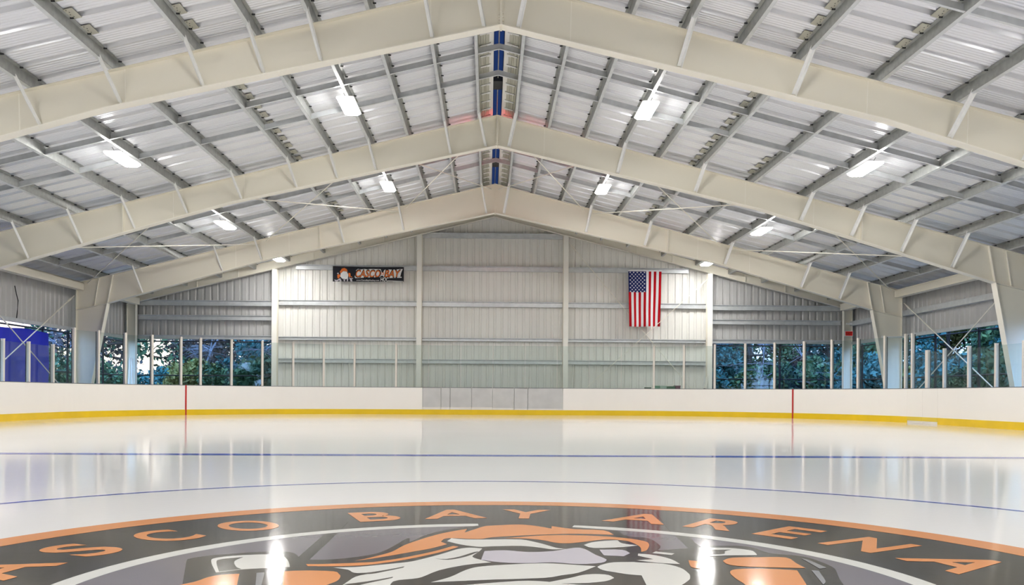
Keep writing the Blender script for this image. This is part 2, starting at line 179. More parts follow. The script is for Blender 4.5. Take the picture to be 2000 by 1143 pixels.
M['lampbody']=material('lamp_housing_uplight',srgb(240,240,238),.4,emit=(1,.97,.92,1),estr=LAMP*.015)  # housing given a faint glow of its own to brighten the roof sheets
M['wire']=material('wire',srgb(90,90,90),.5,.6)
M['rod']=material('cream_rod',srgb(240,236,224),.45)
M['tarp']=material('blue_tarp',srgb(24,36,190),.45,0,.4,noise=.12,nscale=1.5)
M['flagwhite']=material('flag_white',srgb(232,230,232),.8,0,.1)
M['flagred']=material('flag_red',srgb(176,18,28),.8,0,.1)
M['flagblue']=material('flag_blue',srgb(32,38,92),.8,0,.1)
M['banner']=material('banner_black',srgb(26,28,36),.5,0,.3)
M['borange']=material('banner_orange',srgb(226,116,44),.6)
M['bwhite']=material('banner_white',srgb(236,236,234),.6)
M['bgrey']=material('banner_grey',srgb(196,190,198),.6)
M['redlamp']=material('red_lamp',srgb(255,40,50),.4,emit=(1,.03,.06,1),estr=REDLAMP)
M['exitface']=material('exit_face',srgb(200,30,26),.5,emit=(1,.05,.03,1),estr=.10)
M['bark']=material('bark',srgb(62,58,56),.9,0,.1,noise=.2,nscale=6)
M['palebark']=material('pale_twig',srgb(112,118,132),.8,0,.1)
def leaf_mat(name,c1,c2):
    m=material(name,c1,.7,0,.15)
    nt=m.node_tree; b=nt.nodes['Principled BSDF']
    oi=nt.nodes.new('ShaderNodeTexCoord'); n=nt.nodes.new('ShaderNodeTexNoise'); n.inputs['Scale'].default_value=2.2
    r=nt.nodes.new('ShaderNodeValToRGB'); r.color_ramp.elements[0].color=c1; r.color_ramp.elements[1].color=c2
    r.color_ramp.elements[0].position=.35; r.color_ramp.elements[1].position=.65
    nt.links.new(oi.outputs['Object'],n.inputs['Vector']); nt.links.new(n.outputs['Fac'],r.inputs['Fac']); nt.links.new(r.outputs['Color'],b.inputs['Base Color'])
    return m
M['leaf_dark']=leaf_mat('leaves_dark',srgb(56,88,76),srgb(84,112,74))
M['leaf_olive']=leaf_mat('leaves_olive',srgb(104,116,66),srgb(140,128,78))
M['leaf_blue']=leaf_mat('leaves_bluegreen',srgb(52,104,106),srgb(72,118,120))
M['leaf_rust']=leaf_mat('leaves_rust',srgb(104,84,84),srgb(92,100,104))
def glass_mat():
    m=bpy.data.materials.new('rink_glass'); m.use_nodes=True; nt=m.node_tree; nt.nodes.clear()
    out=nt.nodes.new('ShaderNodeOutputMaterial'); mix=nt.nodes.new('ShaderNodeMixShader')
    t=nt.nodes.new('ShaderNodeBsdfTransparent'); t.inputs['Color'].default_value=(.90,.935,.925,1)
    g=nt.nodes.new('ShaderNodeBsdfGlossy'); g.inputs['Roughness'].default_value=.02; g.inputs['Color'].default_value=(.95,1,.98,1)
    lw=nt.nodes.new('ShaderNodeLayerWeight'); lw.inputs['Blend'].default_value=.5
    pw=nt.nodes.new('ShaderNodeMath'); pw.operation='POWER'; pw.inputs[1].default_value=5; nt.links.new(lw.outputs['Facing'],pw.inputs[0])
    fr=nt.nodes.new('ShaderNodeMath'); fr.operation='MULTIPLY_ADD'; fr.inputs[1].default_value=.9; fr.inputs[2].default_value=.035; nt.links.new(pw.outputs[0],fr.inputs[0])
    nt.links.new(fr.outputs[0],mix.inputs['Fac']); nt.links.new(t.outputs[0],mix.inputs[1]); nt.links.new(g.outputs[0],mix.inputs[2])
    nt.links.new(mix.outputs[0],out.inputs['Surface']); return m
M['glass']=glass_mat()

def text_mesh(body,size=1,shear=0,offset=0,res=3):
    c=bpy.data.curves.new('lettering','FONT'); c.body=body; c.size=size; c.shear=shear; c.offset=offset; c.resolution_u=res
    o=bpy.data.objects.new('lettering',c); COL.objects.link(o)
    bpy.context.view_layer.update()
    dg=bpy.context.evaluated_depsgraph_get()
    me=bpy.data.meshes.new_from_object(o.evaluated_get(dg))
    bpy.data.objects.remove(o); bpy.data.curves.remove(c)
    return me
def fit_text(me,x0,x1,y0,y1):
    """rescale a text mesh so its outline fills the given box"""
    xs=[v.co.x for v in me.vertices]; ys=[v.co.y for v in me.vertices]
    a,b,c,d=min(xs),max(xs),min(ys),max(ys)
    for v in me.vertices:
        v.co.x=x0+(v.co.x-a)/(b-a)*(x1-x0); v.co.y=y0+(v.co.y-c)/(d-c)*(y1-y0)
    return me
def link_mesh(name,me,mat,parent=None):
    me.name=name; me.materials.clear(); me.materials.append(mat)
    o=bpy.data.objects.new(name,me); COL.objects.link(o)
    if parent is not None: o.parent=parent
    return o

# ------------------------------------------------------------------ the building's measurements (metres; y runs down the rink, z up)
FRAME_Y=[15.94,23.61,31.28]; D=7.67
END_Y=36.2; PANEL_Y=36.56
RIDGE=8.41; SL=.25                      # top of the frames; purlins .21 above, then the sheets
ROOF=8.62
EAVE_X=14.9; WALL_X=15.3
BACK_Y=-14.0
PURLIN_X=[.47,1.38,2.4,3.41,4.45,5.55,7.03,8.48,9.88,11.28,12.7,14.1]
top=lambda x: RIDGE-SL*abs(x)
roofz=lambda x: ROOF-SL*abs(x)
SN=math.sqrt(1+SL*SL)
OPEN_Z=3.05

# ------------------------------------------------------------------ floor and ground
b=MB(); b.box(-60,60,-30,110,-.30,-.06); struct(b.build('ground',M['ground']),'dark grass around the arena building','ground')
b=MB(); b.box(-15.6,15.6,BACK_Y,37.0,-.06,-.03); struct(b.build('floor_slab',M['concrete']),'concrete floor strip around the outside of the boards','floor')

RC_X,END_R,RR,HW=-.08,33.94,8.53,12.95           # rink outline: centre line, far end, corner radius, half width
def rink(s,off=0):
    """point and outward normal on the rink outline, s metres from the middle of the far end (right positive)"""
    sg=1 if s>=0 else -1; a=abs(s); st=HW-RR
    if a<=st: p=(a,END_R); n=(0,1)
    elif a<=st+RR*PI/2:
        t=(a-st)/RR; p=(st+RR*math.sin(t),END_R-RR+RR*math.cos(t)); n=(math.sin(t),math.cos(t))
    else:
        p=(HW,END_R-RR-(a-st-RR*PI/2)); n=(1,0)
    return Vector((RC_X+sg*(p[0]+n[0]*off),p[1]+n[1]*off,0)), Vector((sg*n[0],n[1],0))
def s_of(x,y):
    sg=1 if x>=RC_X else -1; ax=abs(x-RC_X); st=HW-RR
    if y>END_R-RR and ax>st: return sg*(st+RR*math.atan2(ax-st,y-(END_R-RR)))
    if ax<=st+.001: return sg*ax
    return sg*(st+RR*PI/2+(END_R-RR-y))
S_END=HW-RR+RR*PI/2+(END_R-RR-BACK_Y-.2)
b=MB(); pts=[]
for i in range(161):
    p,_=rink(-S_END+2*S_END*i/160,-.005); pts.append((p.x,p.y,-.03))
b.prism(list(reversed(pts)),(0,0,.03))
struct(b.build('floor_ice',M['ice']),'glossy white ice sheet of the rink','ice')

# painted marks on the ice
def ring_mesh(b,cx,cy,r0,r1,z,a0=0,a1=360,n=160):
    m=max(2,int(n*abs(a1-a0)/360)); vs=[]
    for i in range(m+1):
        t=math.radians(a0+(a1-a0)*i/m); s,c=math.sin(t),math.cos(t)
        vs+=[(cx+r0*s,cy+r0*c,z),(cx+r1*s,cy+r1*c,z)]
    b.add(vs,[(2*i,2*i+2,2*i+3,2*i+1) for i in range(m)])
LX,LY=-.133,3.457
b=MB(); b.add([(RC_X-HW+.03,11.08,.001),(RC_X+HW-.03,11.08,.001),(RC_X+HW-.03,11.38,.001),(RC_X-HW+.03,11.38,.001)],[(0,1,2,3)])
tag(b.build('blue_line',M['ice_blue']),'straight blue line painted right across the ice','line marking')
b=MB(); ring_mesh(b,LX,LY,4.42,4.475,.001,n=220)
tag(b.build('faceoff_circle',M['ice_blue']),'thin blue circle painted on the ice around the orange and black emblem','line marking')
logo=empty('ice_emblem','round orange, charcoal and white emblem with lettering painted in the ice','emblem',(LX,LY,0))
b=MB(); ring_mesh(b,0,0,0.0,2.80,.0008); b.build('charcoal_disc',M['ice_charcoal'],logo)
b=MB(); ring_mesh(b,0,0,2.745,2.955,.0016); b.build('orange_rim',M['ice_orange'],logo)
b=MB(); ring_mesh(b,0,0,0,1.79,.0011); b.build('grey_disc',M['ice_grey'],logo)
b=MB(); ring_mesh(b,0,0,1.75,1.85,.0016,14.8,356.5); b.build('white_ring',M['ice_white'],logo)
cm={'black':'ice_black','charcoal':'ice_charcoal','orange':'ice_orange','white':'ice_white','grey':'ice_lightgrey','lilac':'ice_lilac'}
for i,(c,p) in enumerate(LOGO):
    b=MB(); z=.0013 if i<2 else .0020+i*.00005; b.add([(x,y,z) for x,y in p],[tuple(range(len(p)))])
    b.build({'black':'dark_bar','charcoal':'charcoal_shape','orange':'orange_shape','white':'white_shape','grey':'grey_shape','lilac':'pale_shape'}[c],M[cm[c]],logo)
for ch,ang,w in (('C',-91.5,.30),('A',-78.5,.40),('S',-65.8,.25),('C',-53.2,.28),('O',-40.3,.33),('B',-19.9,.28),('A',-7,.40),('Y',4.9,.33),('A',24.0,.40),('R',36.8,.30),('E',48.1,.25),('N',60.5,.33),('A',74.6,.40)):
    me=fit_text(text_mesh(ch,offset=.022,res=6),-w/2,w/2,-.215,.215)
    o=link_mesh('letter',me,M['ice_orange'],logo)
    t=math.radians(ang); o.location=(2.295*math.sin(t),2.295*math.cos(t),.0018); o.rotation_euler=(0,0,-t)

# ------------------------------------------------------------------ roof sheets
def seam_profile(y0,y1,pitch,start):
    """(y,h) outline across the seams"""
    out=[(y0,0)]; k=math.ceil((y0+.1-start)/pitch)
    while True:
        c=start+k*pitch
        if c+.12>y1: break
        out+=[(c-.085,0),(c-.055,.085),(c+.05,.085),(c+.08,0)]
        for j in (.15,.23,.31,.39,.47):
            if c+j+.03<y1 and c+j+.03<c+pitch-.08: out+=[(c+j-.022,0),(c+j,.014),(c+j+.022,0)]
        k+=1
    out.append((y1,0)); return out
prof=seam_profile(BACK_Y-.3,36.75,.61,19.05)
for side,sg in (('left',-1),('right',1)):
    b=MB(); x0,x1=.12*sg,15.75*sg; vs=[]
    for y,h in prof: vs+=[(x0,y,roofz(x0)+h),(x1,y,roofz(x1)+h)]
    b.add(vs,[(2*i,2*i+1,2*i+3,2*i+2) for i in range(len(prof)-1)])
    o=struct(b.build('ceiling_'+side,M['roof']),'ribbed pale metal roof sheets on the %s slope'%side,'ceiling')

# ridge vent: throat flashings, cross dividers and clips along the open slot
rv=empty('ridge_vent','narrow vent slot along the roof ridge showing blue sky','vent',(0,15,ROOF))
for sg in (-1,1):
    b=MB(); b.box(sg*.125-.004,sg*.125+.004,8.3-15,36.5-15,-.04,.30); b.build('throat_flashing',M['plate'],rv)
    b=MB(); b.prism([(sg*.22,8.3-15,-.085),(sg*.46,8.3-15,-.145),(sg*.46,8.3-15,-.139),(sg*.22,8.3-15,-.079)],(0,28.2,0))
    for q in (.29,.33,.40): b.prism([(sg*q,8.3-15,-.114-(q-.34)*.25),(sg*(q+.018),8.3-15,-.119-(q-.34)*.25),(sg*(q+.009),8.3-15,-.13-(q-.34)*.25)],(0,28.2,0))
    b.build('ridge_flashing',M['plate'],rv)
    b=MB(); b.prism([(sg*.12,8.3-15,-.045),(sg*.24,8.3-15,-.075),(sg*.24,8.3-15,-.065),(sg*.12,8.3-15,-.035)],(0,28.2,0)); b.build('closure_strip',M['panel'],rv)
b=MB(); b.box(-.012,.012,8.3-15,36.5-15,.18,.2); b.build('centre_rail',M['plate'],rv)
hood=bpy.data.materials.new('blue_translucent_sheet'); hood.use_nodes=True; hn=hood.node_tree; hn.nodes.clear()
ho=hn.nodes.new('ShaderNodeOutputMaterial'); ht=hn.nodes.new('ShaderNodeBsdfTranslucent'); ht.inputs['Color'].default_value=(.085,.105,.15,1); hn.links.new(ht.outputs[0],ho.inputs['Surface'])
b=MB(); b.prism([(-.2,8.3-15,.24),(0,8.3-15,.33),(.2,8.3-15,.24),(.2,8.3-15,.25),(0,8.3-15,.34),(-.2,8.3-15,.25)],(0,28.2,0)); b.build('sky_dimming_sheet',hood,rv)  # blue sheet added over the slot to dim the bright sky above
for y in (17.35,22.15,29.8,33.5):
    b=MB(); b.box(-.12,.12,y-15-.3,y-15+.3,.1,.26); b.build('vent_damper',M['dark'],rv)
for k in range(-7,28):
    y=19.05+.61*k
    if y<14.8 or y>36: continue
    for sg in (-1,1):
        b=MB(); b.tube([(sg*.19,y-15,-.095),(sg*.42,y-15,-.155)],.017,6); b.tube([(sg*.18,y-15,-.09),(sg*.27,y-15,-.115)],.03,6); b.build('closure_clip',M['bwhite'],rv)

# ------------------------------------------------------------------ walls
def rib_profile(a0,a1,pitch=.3048,start=0.0):
    out=[(a0,0)]; k=math.ceil((a0+.1-start)/pitch)
    while start+k*pitch+.08<a1:
        c=start+k*pitch
        out+=[(c-.062,0),(c-.032,.034),(c+.032,.034),(c+.062,0)]
        k+=1
    out.append((a1,0)); return out
b=MB(); vs=[]; last=None
pr=rib_profile(-15.3,15.3,start=.05)
for (xa,ha),(xb,hb) in zip(pr[:-1],pr[1:]):
    cuts=[xa]+[c for c in (-9.1,0.0,9.1) if xa+1e-6<c<xb-1e-6]+[xb]
    for u,v in zip(cuts[:-1],cuts[1:]):
        zb=-.05 if abs((u+v)/2)<9.1 else OPEN_Z
        g=lambda x: ha+(hb-ha)*(x-xa)/(xb-xa)
        b.add([(u,PANEL_Y+g(u),zb),(v,PANEL_Y+g(v),zb),(v,PANEL_Y+g(v),roofz(v)+.01),(u,PANEL_Y+g(u),roofz(u)+.01)],[(0,1,2,3)],0 if abs((u+v)/2)<9.1 else 1)
struct(b.build('wall_far',[M['panel'],M['panel_grey']]),'off-white ribbed metal end wall behind the far boards','wall')
for side,sg in (('left',-1),('right',1)):
    b=MB(); vs=[]; pr=rib_profile(BACK_Y,PANEL_Y)
    for y,h in pr: vs+=[(sg*(WALL_X+h),y,OPEN_Z),(sg*(WALL_X+h),y,roofz(WALL_X)+.0)]
    b.add(vs,[(2*i,2*i+1,2*i+3,2*i+2) for i in range(len(pr)-1)])
    b.add([(sg*WALL_X,BACK_Y,-.06),(sg*WALL_X,8.0,-.06),(sg*WALL_X,8.0,OPEN_Z+.01),(sg*WALL_X,BACK_Y,OPEN_Z+.01)],[(0,1,2,3)])  # closed lower wall added out of view, keeps sky glare off the far glass
    struct(b.build('wall_'+side,M['panel_grey']),'ribbed metal wall band above the %s side openings'%side,'wall')
b=MB(); b.prism([(-15.3,BACK_Y,-.06),(15.3,BACK_Y,-.06),(15.3,BACK_Y,4.8),(0,BACK_Y,8.62),(-15.3,BACK_Y,4.8)],(0,-.1,0))
struct(b.build('wall_back',M['panel']),'metal end wall behind the camera','wall')
# opening heads (pale sill strips below the sheets)
def trim(n,x0,x1,y0,y1,z0,z1,label):
    b=MB(); b.box(x0,x1,y0,y1,z0,z1); struct(b.build('trim_%d'%n,M['girt']),label,'trim')
trim(1,-15.26,-15.14,BACK_Y,36.3,3.0,3.12,'pale metal strip along the top of the left side opening')
trim(2,15.14,15.26,BACK_Y,36.3,3.0,3.12,'pale metal strip along the top of the right side opening')

# wall girts (horizontal rails), each span a thing
def girt(x0,x1,z0,z1,label):
    b=MB(); y0,y1=36.40,36.545
    b.prism([(x0,y0,z0),(x0,y0,z0+.045),(x0,y0+.012,z0+.045),(x0,y0+.012,z1-.05),(x0,y0-.03,z1-.02),(x0,y0-.03,z1),(x0,y1,z1),(x0,y1,z1-.012),(x0,y0+.03,z1-.012),(x0,y0+.03,z0+.012),(x0,y1,z0+.012),(x0,y1,z0)],(x1-x0,0,0))
    tag(b.build('wall_girt',M['girt']),label,'girt','steel girts across the end wall')
CX4=[-9.1,-3.11,3.02,9.1]
girt(-3.0,2.9,7.38,7.59,'topmost steel girt on the end wall, high between the two middle columns')
for (a,c,t) in ((-8.28,-3.2,'behind the black banner'),(-3.0,2.9,'of the middle bay'),(3.12,8.25,'carrying the flag')):
    girt(a,c,5.99,6.19,'upper steel girt %s on the end wall'%t)
for (a,c,t) in ((-8.99,-3.2,'below the black banner'),(-3.0,2.9,'of the middle bay, at column mid height'),(3.12,8.99,'behind the lower half of the flag')):
    girt(a,c,4.49,4.70,'mid height steel girt %s on the end wall'%t)
for (a,c,t) in ((-8.99,-3.2,'in the bay below the banner'),(-3.0,2.9,'in the middle bay'),(3.12,8.99,'in the bay below the flag')):
    girt(a,c,3.04,3.17,'thin steel girt level with the glass top %s'%t)
    girt(a,c,2.09,2.26,'lowest steel girt seen through the glass %s'%t)
for sd,a,c in (('left',-14.8,-9.2),('right',9.2,14.8)):
    girt(a,c,4.44,4.66,'upper girt of the outer %s bay of the end wall'%sd)
    girt(a,c,3.84,4.04,'lower girt of the outer %s bay of the end wall'%sd)
    girt(a,c,3.03,3.20,'girt along the top of the %s end wall opening'%sd)
for sd,sg,zz in (('right',1,True),):
    b=MB(); b.box(15.08,15.28,8.3,36.3,3.79,3.98)
    tag(b.build('wall_girt',M['girt']),'long steel girt running along the right side wall','girt')
# ------------------------------------------------------------------ steel frames
def interp(pts,x):
    for (a,za),(c,zc) in zip(pts[:-1],pts[1:]):
        if x<=c: return za+(zc-za)*(x-a)/(c-a)
    return pts[-1][1]
FL=.10      # half width of the flanges along the rink
def flange_brace(par,y,x,bot,sg):
    xt=x; xb=x-.12 if x>1 else x-.16
    b=MB(); p=Vector((sg*(xt+.03),-.62,top(xt)+.06)); q=Vector((sg*xb,-.04,interp(bot,xb)+.06))
    d=(q-p).normalized(); r=d.cross(Vector((0,0,1))).normalized(); u=r.cross(d)
    w=.075; t=.008
    prof=[(-w/2,0),(w/2,0),(w/2,-w),(w/2-t,-w),(w/2-t,-t),(-w/2,-t)]
    b.sweep(p,q,prof); o=b.build('flange_brace',M['brace'],par)
    b=MB(); b.tube([p+u*.004+d*.03,p+u*.016+d*.03],.012,6); b.tube([q+u*.004-d*.03,q+u*.018-d*.03],.014,6); b.build('bolt',M['dark'],o)
def make_frame(name,label,y,bot,braces,seams):
    fr=empty(name,label,'roof frame',(0,y,0),'cream steel portal frames')
    for sd,sg in (('left',-1),('right',1)):
        # rafter web with its haunch, down to the sloping joint with the column
        poly=[(0,RIDGE),(EAVE_X,top(EAVE_X)),(EAVE_X,3.72)]+[(x,z) for x,z in reversed(bot)]
        b=MB(); b.prism([(sg*x,-.006,z) for x,z in poly],(0,.012,0)); b.build('rafter_web',M['cream'],fr)
        b=MB(); b.bar((0,0,RIDGE-.006),(sg*EAVE_X,0,top(EAVE_X)-.006),2*FL,.014,up=(0,0,1)); b.build('top_flange',M['cream'],fr)
        b=MB()
        for (xa,za),(xc,zc) in zip(bot[:-1],bot[1:]):
            b.bar((sg*xa,0,za),(sg*xc,0,zc),2*FL+.04,.016)
        b.build('bottom_flange',M['cream_light'],fr)
        # column
        kx,kz=bot[-1]
        b=MB(); b.prism([(sg*x,-.006,z) for x,z in ((kx,kz),(EAVE_X,3.72),(EAVE_X,-.03),(14.56,-.03))],(0,.012,0)); col=b.build('column_web',M['cream'],fr)
        b=MB(); b.bar((sg*kx,0,kz),(sg*14.56,0,-.03),2*FL+.04,.016,up=(1,0,0)); b.build('inner_flange',M['cream_light'],fr)
        b=MB(); b.bar((sg*EAVE_X,0,top(EAVE_X)),(sg*EAVE_X,0,-.03),2*FL,.016,up=(1,0,0)); b.build('outer_flange',M['cream'],fr)
        b=MB(); b.bar((sg*kx,0,kz),(sg*EAVE_X,0,3.72),2*FL,.02); b.build('joint_plate',M['cream'],fr)
        b=MB(); b.box(min(sg*14.4,sg*15.0),max(sg*14.4,sg*15.0),-.16,.16,-.03,-.005); b.build('base_plate',M['galv'],fr)
        for x,w in seams:
            n=Vector((sg*SL,0,1)).normalized()   # perpendicular to the slope
            h=top(x)-interp(bot,x)
            p=Vector((sg*x,0,top(x)-.01)); q=p-n*(h*.985); q.x=p.x-sg*n.x*sg*h*.97
            q=Vector((sg*(x-.02-.22*h*.0),0,interp(bot,x-.02)+.01))
            b=MB(); b.bar(p+Vector((0,-.006-w/2,0)),q+Vector((0,-.006-w/2,0)),.016,w,up=(0,1,0)); b.build('stiffener',M['cream_light'],fr)
        kp=[(13.75,kz+.02,13.45,None),(14.3,None,14.12,None)]
        b=MB(); b.bar((sg*13.8,-.05,kz+.02),(sg*13.62,-.05,top(13.62)),.02,.09,up=(0,1,0)); b.build('stiffener',M['cream_light'],fr)
        b=MB(); b.bar((sg*14.28,-.03,interp([(13.8,kz),(EAVE_X,3.72)],14.28)),(sg*14.12,-.03,top(14.12)),.016,.05,up=(0,1,0)); b.build('stiffener',M['cream_light'],fr)
        for x in PURLIN_X:
            b=MB(); b.box(sg*x-.005 if sg>0 else sg*x-.03,sg*x+.03 if sg>0 else sg*x+.005,-.07,.07,top(x)+.002,top(x)+.17); b.build('purlin_clip',M['dark'],fr)
        for i in braces[sd]: flange_brace(fr,y,PURLIN_X[i],bot,sg)
    b=MB(); b.box(-.02,.02,-.075,.075,bot[0][1]-.05,RIDGE-.02); o=b.build('ridge_splice',M['cream'],fr)
    b=MB()
    for k in range(4):
        z=bot[0][1]+.05+k*.06
        for sg in (-1,1): b.tube([(sg*.02,-.05,z),(sg*.045,-.05,z)],.014,6)
    b.build('bolt',M['cream_light'],o)
    return fr
BOT12=[(0,7.58),(7.18,5.95),(13.8,3.98)]
BOT3=[(0,7.36),(8.0,5.64),(13.8,3.98)]
BR={'left':(0,1,3,4,5,6,7,8,9,10),'right':(0,3,5,7,8,9,10)}
SEAM=[(1.3,.004),(6.85,.004),(8.75,.006),(10.08,.08)]
make_frame('steel_portal','nearest cream steel roof frame, crossing the top of the view',FRAME_Y[0],BOT12,BR,SEAM)
make_frame('steel_portal','middle cream steel roof frame, second in front of the ridge slot',FRAME_Y[1],BOT12,BR,SEAM)
make_frame('steel_portal','far cream steel roof frame, third one, with both tapered columns in view',FRAME_Y[2],BOT3,{'left':(0,3,5,7,8,10),'right':(0,3,5,7,9,10)},[(6.3,.08),(7.4,.004),(9.3,.004)])

# end wall frame: shallow rafters, corner columns and wind columns
ef=empty('end_wall_portal','cream end wall frame with shallow rafters following the far gable','roof frame',(0,END_Y,0))
eb=lambda x: 8.24-SL*abs(x)
for sd,sg in (('left',-1),('right',1)):
    b=MB(); b.prism([(0,-.005,eb(0)),(sg*15.15,-.005,eb(15.15)),(sg*15.15,-.005,eb(15.15)+.35),(0,-.005,eb(0)+.35)],(0,.01,0)); b.build('rafter_web',M['cream'],ef)
    b=MB(); b.bar((0,0,eb(0)),(sg*15.15,0,eb(15.15)),.2,.014); b.build('bottom_flange',M['cream_light'],ef)
    b=MB(); b.bar((0,0,eb(0)+.35),(sg*15.15,0,eb(15.15)+.35),.2,.014); b.build('top_flange',M['cream'],ef)
    xo,xi=sg*15.15,sg*14.8
    b=MB(); b.box(min(xo,xi),max(xo,xi),-.006,.006,-.03,eb(15)+.04); b.build('corner_column_web',M['cream'],ef)
    b=MB(); b.box(xi-.008,xi+.008,-.1,.1,-.03,eb(14.8)); b.build('column_flange',M['cream_light'],ef)
    b=MB(); b.box(xo-.008,xo+.008,-.1,.1,-.03,eb(15.15)+.02); b.build('column_flange',M['cream_light'],ef)
    for x in (4.6,6.0,7.5,10.6,12.3):
        b=MB(); b.bar((sg*x,-.03,eb(x)),(sg*x,-.03,eb(x)+.34),.012,.05,up=(0,1,0)); b.build('stiffener',M['cream_light'],ef)
wl=['leftmost tall cream column of the end wall','cream end wall column just right of the black banner','cream end wall column between the grey panels and the flag','rightmost tall cream column of the end wall, right of the flag']
for x,l in zip(CX4,wl):
    w=empty('wind_column',l,'column',(x,36.2,-.03),'cream columns of the end wall')
    z=eb(x)+.03-.01
    b=MB(); b.box(-.105,.105,-.10,-.088,0,z); b.build('front_flange',M['column_paint'],w)
    b=MB(); b.box(-.105,.105,.16,.172,0,z); b.build('rear_flange',M['cream'],w)
    b=MB(); b.box(-.006,.006,-.088,.16,0,z); b.build('web',M['cream'],w)
    b=MB(); b.box(-.15,.15,-.16,.18,0,.02); b.build('base_plate',M['galv'],w)

# ------------------------------------------------------------------ purlins
P_Y0,P_Y1=8.3,36.32
zprof=lambda sg: [(0,0),(0,.2),(-sg*.055,.2+.055*SL*1),(-sg*.055,.188+.055*SL),(-sg*.008,.19),(-sg*.008,.01),]
b=MB(); b.box(-.028,.03,-.009,.009,-.008,.016); o=b.build('seam_clip',M['dark']); CLIP=o.data; bpy.data.objects.remove(o)
SEAM_Y=[19.05+.61*k for k in range(-17,29)]
for i,x in enumerate(PURLIN_X):
    for sd,sg in (('left',-1),('right',1)):
        z=top(x)+.004
        pu=empty('roof_purlin','long grey steel roof purlin, %s out from the ridge on the %s slope'%(ORD[i],sd),'purlin',(sg*x,P_Y0,z),'steel purlins under the roof sheets')
        L=P_Y1-P_Y0; t=.006
        b=MB()
        pf=[(0,.0),(0,.196),(-sg*.06,.196+.06*SL),(-sg*.06,.190+.06*SL),(-sg*t,.190),(-sg*t,.0)]
        b.prism([(a,0,c) for a,c in pf],(0,L,0)); b.build('web',M['galv'],pu)
        b=MB(); b.prism([(0,0,0),(sg*.065,0,-.065*SL),(sg*.068,0,.014-.065*SL),(sg*.062,0,.014-.065*SL),(sg*.06,0,.006-.06*SL),(0,0,.006)],(0,L,0)); b.build('bottom_flange',M['girt'],pu)
        for y in SEAM_Y:
            if 11<y<P_Y1-.1:
                c=bpy.data.objects.new('seam_clip',CLIP); COL.objects.link(c); c.parent=pu; c.location=(-sg*.065,y-P_Y0,.1825)
        for yf in FRAME_Y:
            for dd in (-.95,.95):
                b=MB(); b.box(-.012 if sg<0 else -.002,.002 if sg<0 else .012,yf+dd-P_Y0-.006,yf+dd-P_Y0+.006,.0,.19); b.build('lap_joint',M['dark'],pu)
        if i in (5,6):
            for y in SEAM_Y:
                lim=(8.5,30.8) if i==5 else (8.5,15.3)
                if i==6 and sg>0 and 21.8<y<23.4: pass
                elif not lim[0]<y<lim[1]: continue
                if any(abs(y-f)<.2 for f in FRAME_Y): continue
                b=MB(); n=Vector((sg*SL,0,1)).normalized()
                x0,x1=-sg*.06,-sg*.20
                zz=lambda a: .178-SL*sg*a
                b.prism([(x0,y-P_Y0-.29,zz(x0)),(x1,y-P_Y0-.29,zz(x1)),(x1,y-P_Y0+.06,zz(x1)),(x0,y-P_Y0+.06,zz(x0))],(0,0,.006))
                for k in range(4):
                    yy=y-P_Y0-.25+k*.075; xm=-sg*(.09+.02*(k%2)); b.box(xm-.006,xm+.006,yy-.012,yy+.012,zz(xm)-.003,zz(xm)+.001,1)
                b.build('splice_plate',[M['plate'],M['dark']],pu)
# bridging channels that run up the slope between the purlins
for yy,t in ((11.43,'nearest'),(13.0,'second'),(19.1,'third'),(20.66,'fourth'),(26.78,'fifth'),(28.34,'sixth'),(33.4,'last')):
    for sd,sg in (('left',-1),('right',1)):
        b=MB(); x0,x1=0.0 if sg>0 else .0,14.1
        zb=lambda x: top(x)+.012
        b.prism([(sg*x0,yy,zb(x0)),(sg*x1,yy,zb(x1)),(sg*x1,yy,zb(x1)+.14),(sg*x0,yy,zb(x0)+.14)],(0,.005,0))
        b.prism([(sg*x0,yy-.05,zb(x0)),(sg*x1,yy-.05,zb(x1)),(sg*x1,yy+.0,zb(x1)),(sg*x0,yy+.0,zb(x0))],(0,0,.005))
        tag(b.build('purlin_bridging',M['girt']),'%s flat bridging strip across the %s slope purlins, counted from the near end'%(t,sd),'bridging strip','bridging strips between purlins')
# eave beams
for sd,sg in (('left',-1),('right',1)):
    for (a,c,t) in ((8.3,15.81,'nearest'),(16.07,23.48,'second'),(23.74,31.15,'third'),(31.41,36.05,'last, next to the end wall')):
        b=MB(); x0,x1=sg*14.60,sg*14.86
        b.box(min(x0,x1),max(x0,x1),a,c,4.42,4.68)
        b.box(min(x0,x1)-.03,max(x0,x1)+.0,a,c,4.66,4.69)
        tag(b.build('eave_beam',M['cream']),'cream eave beam along the %s wall top, %s'%(sd,t),'beam','cream eave beams')
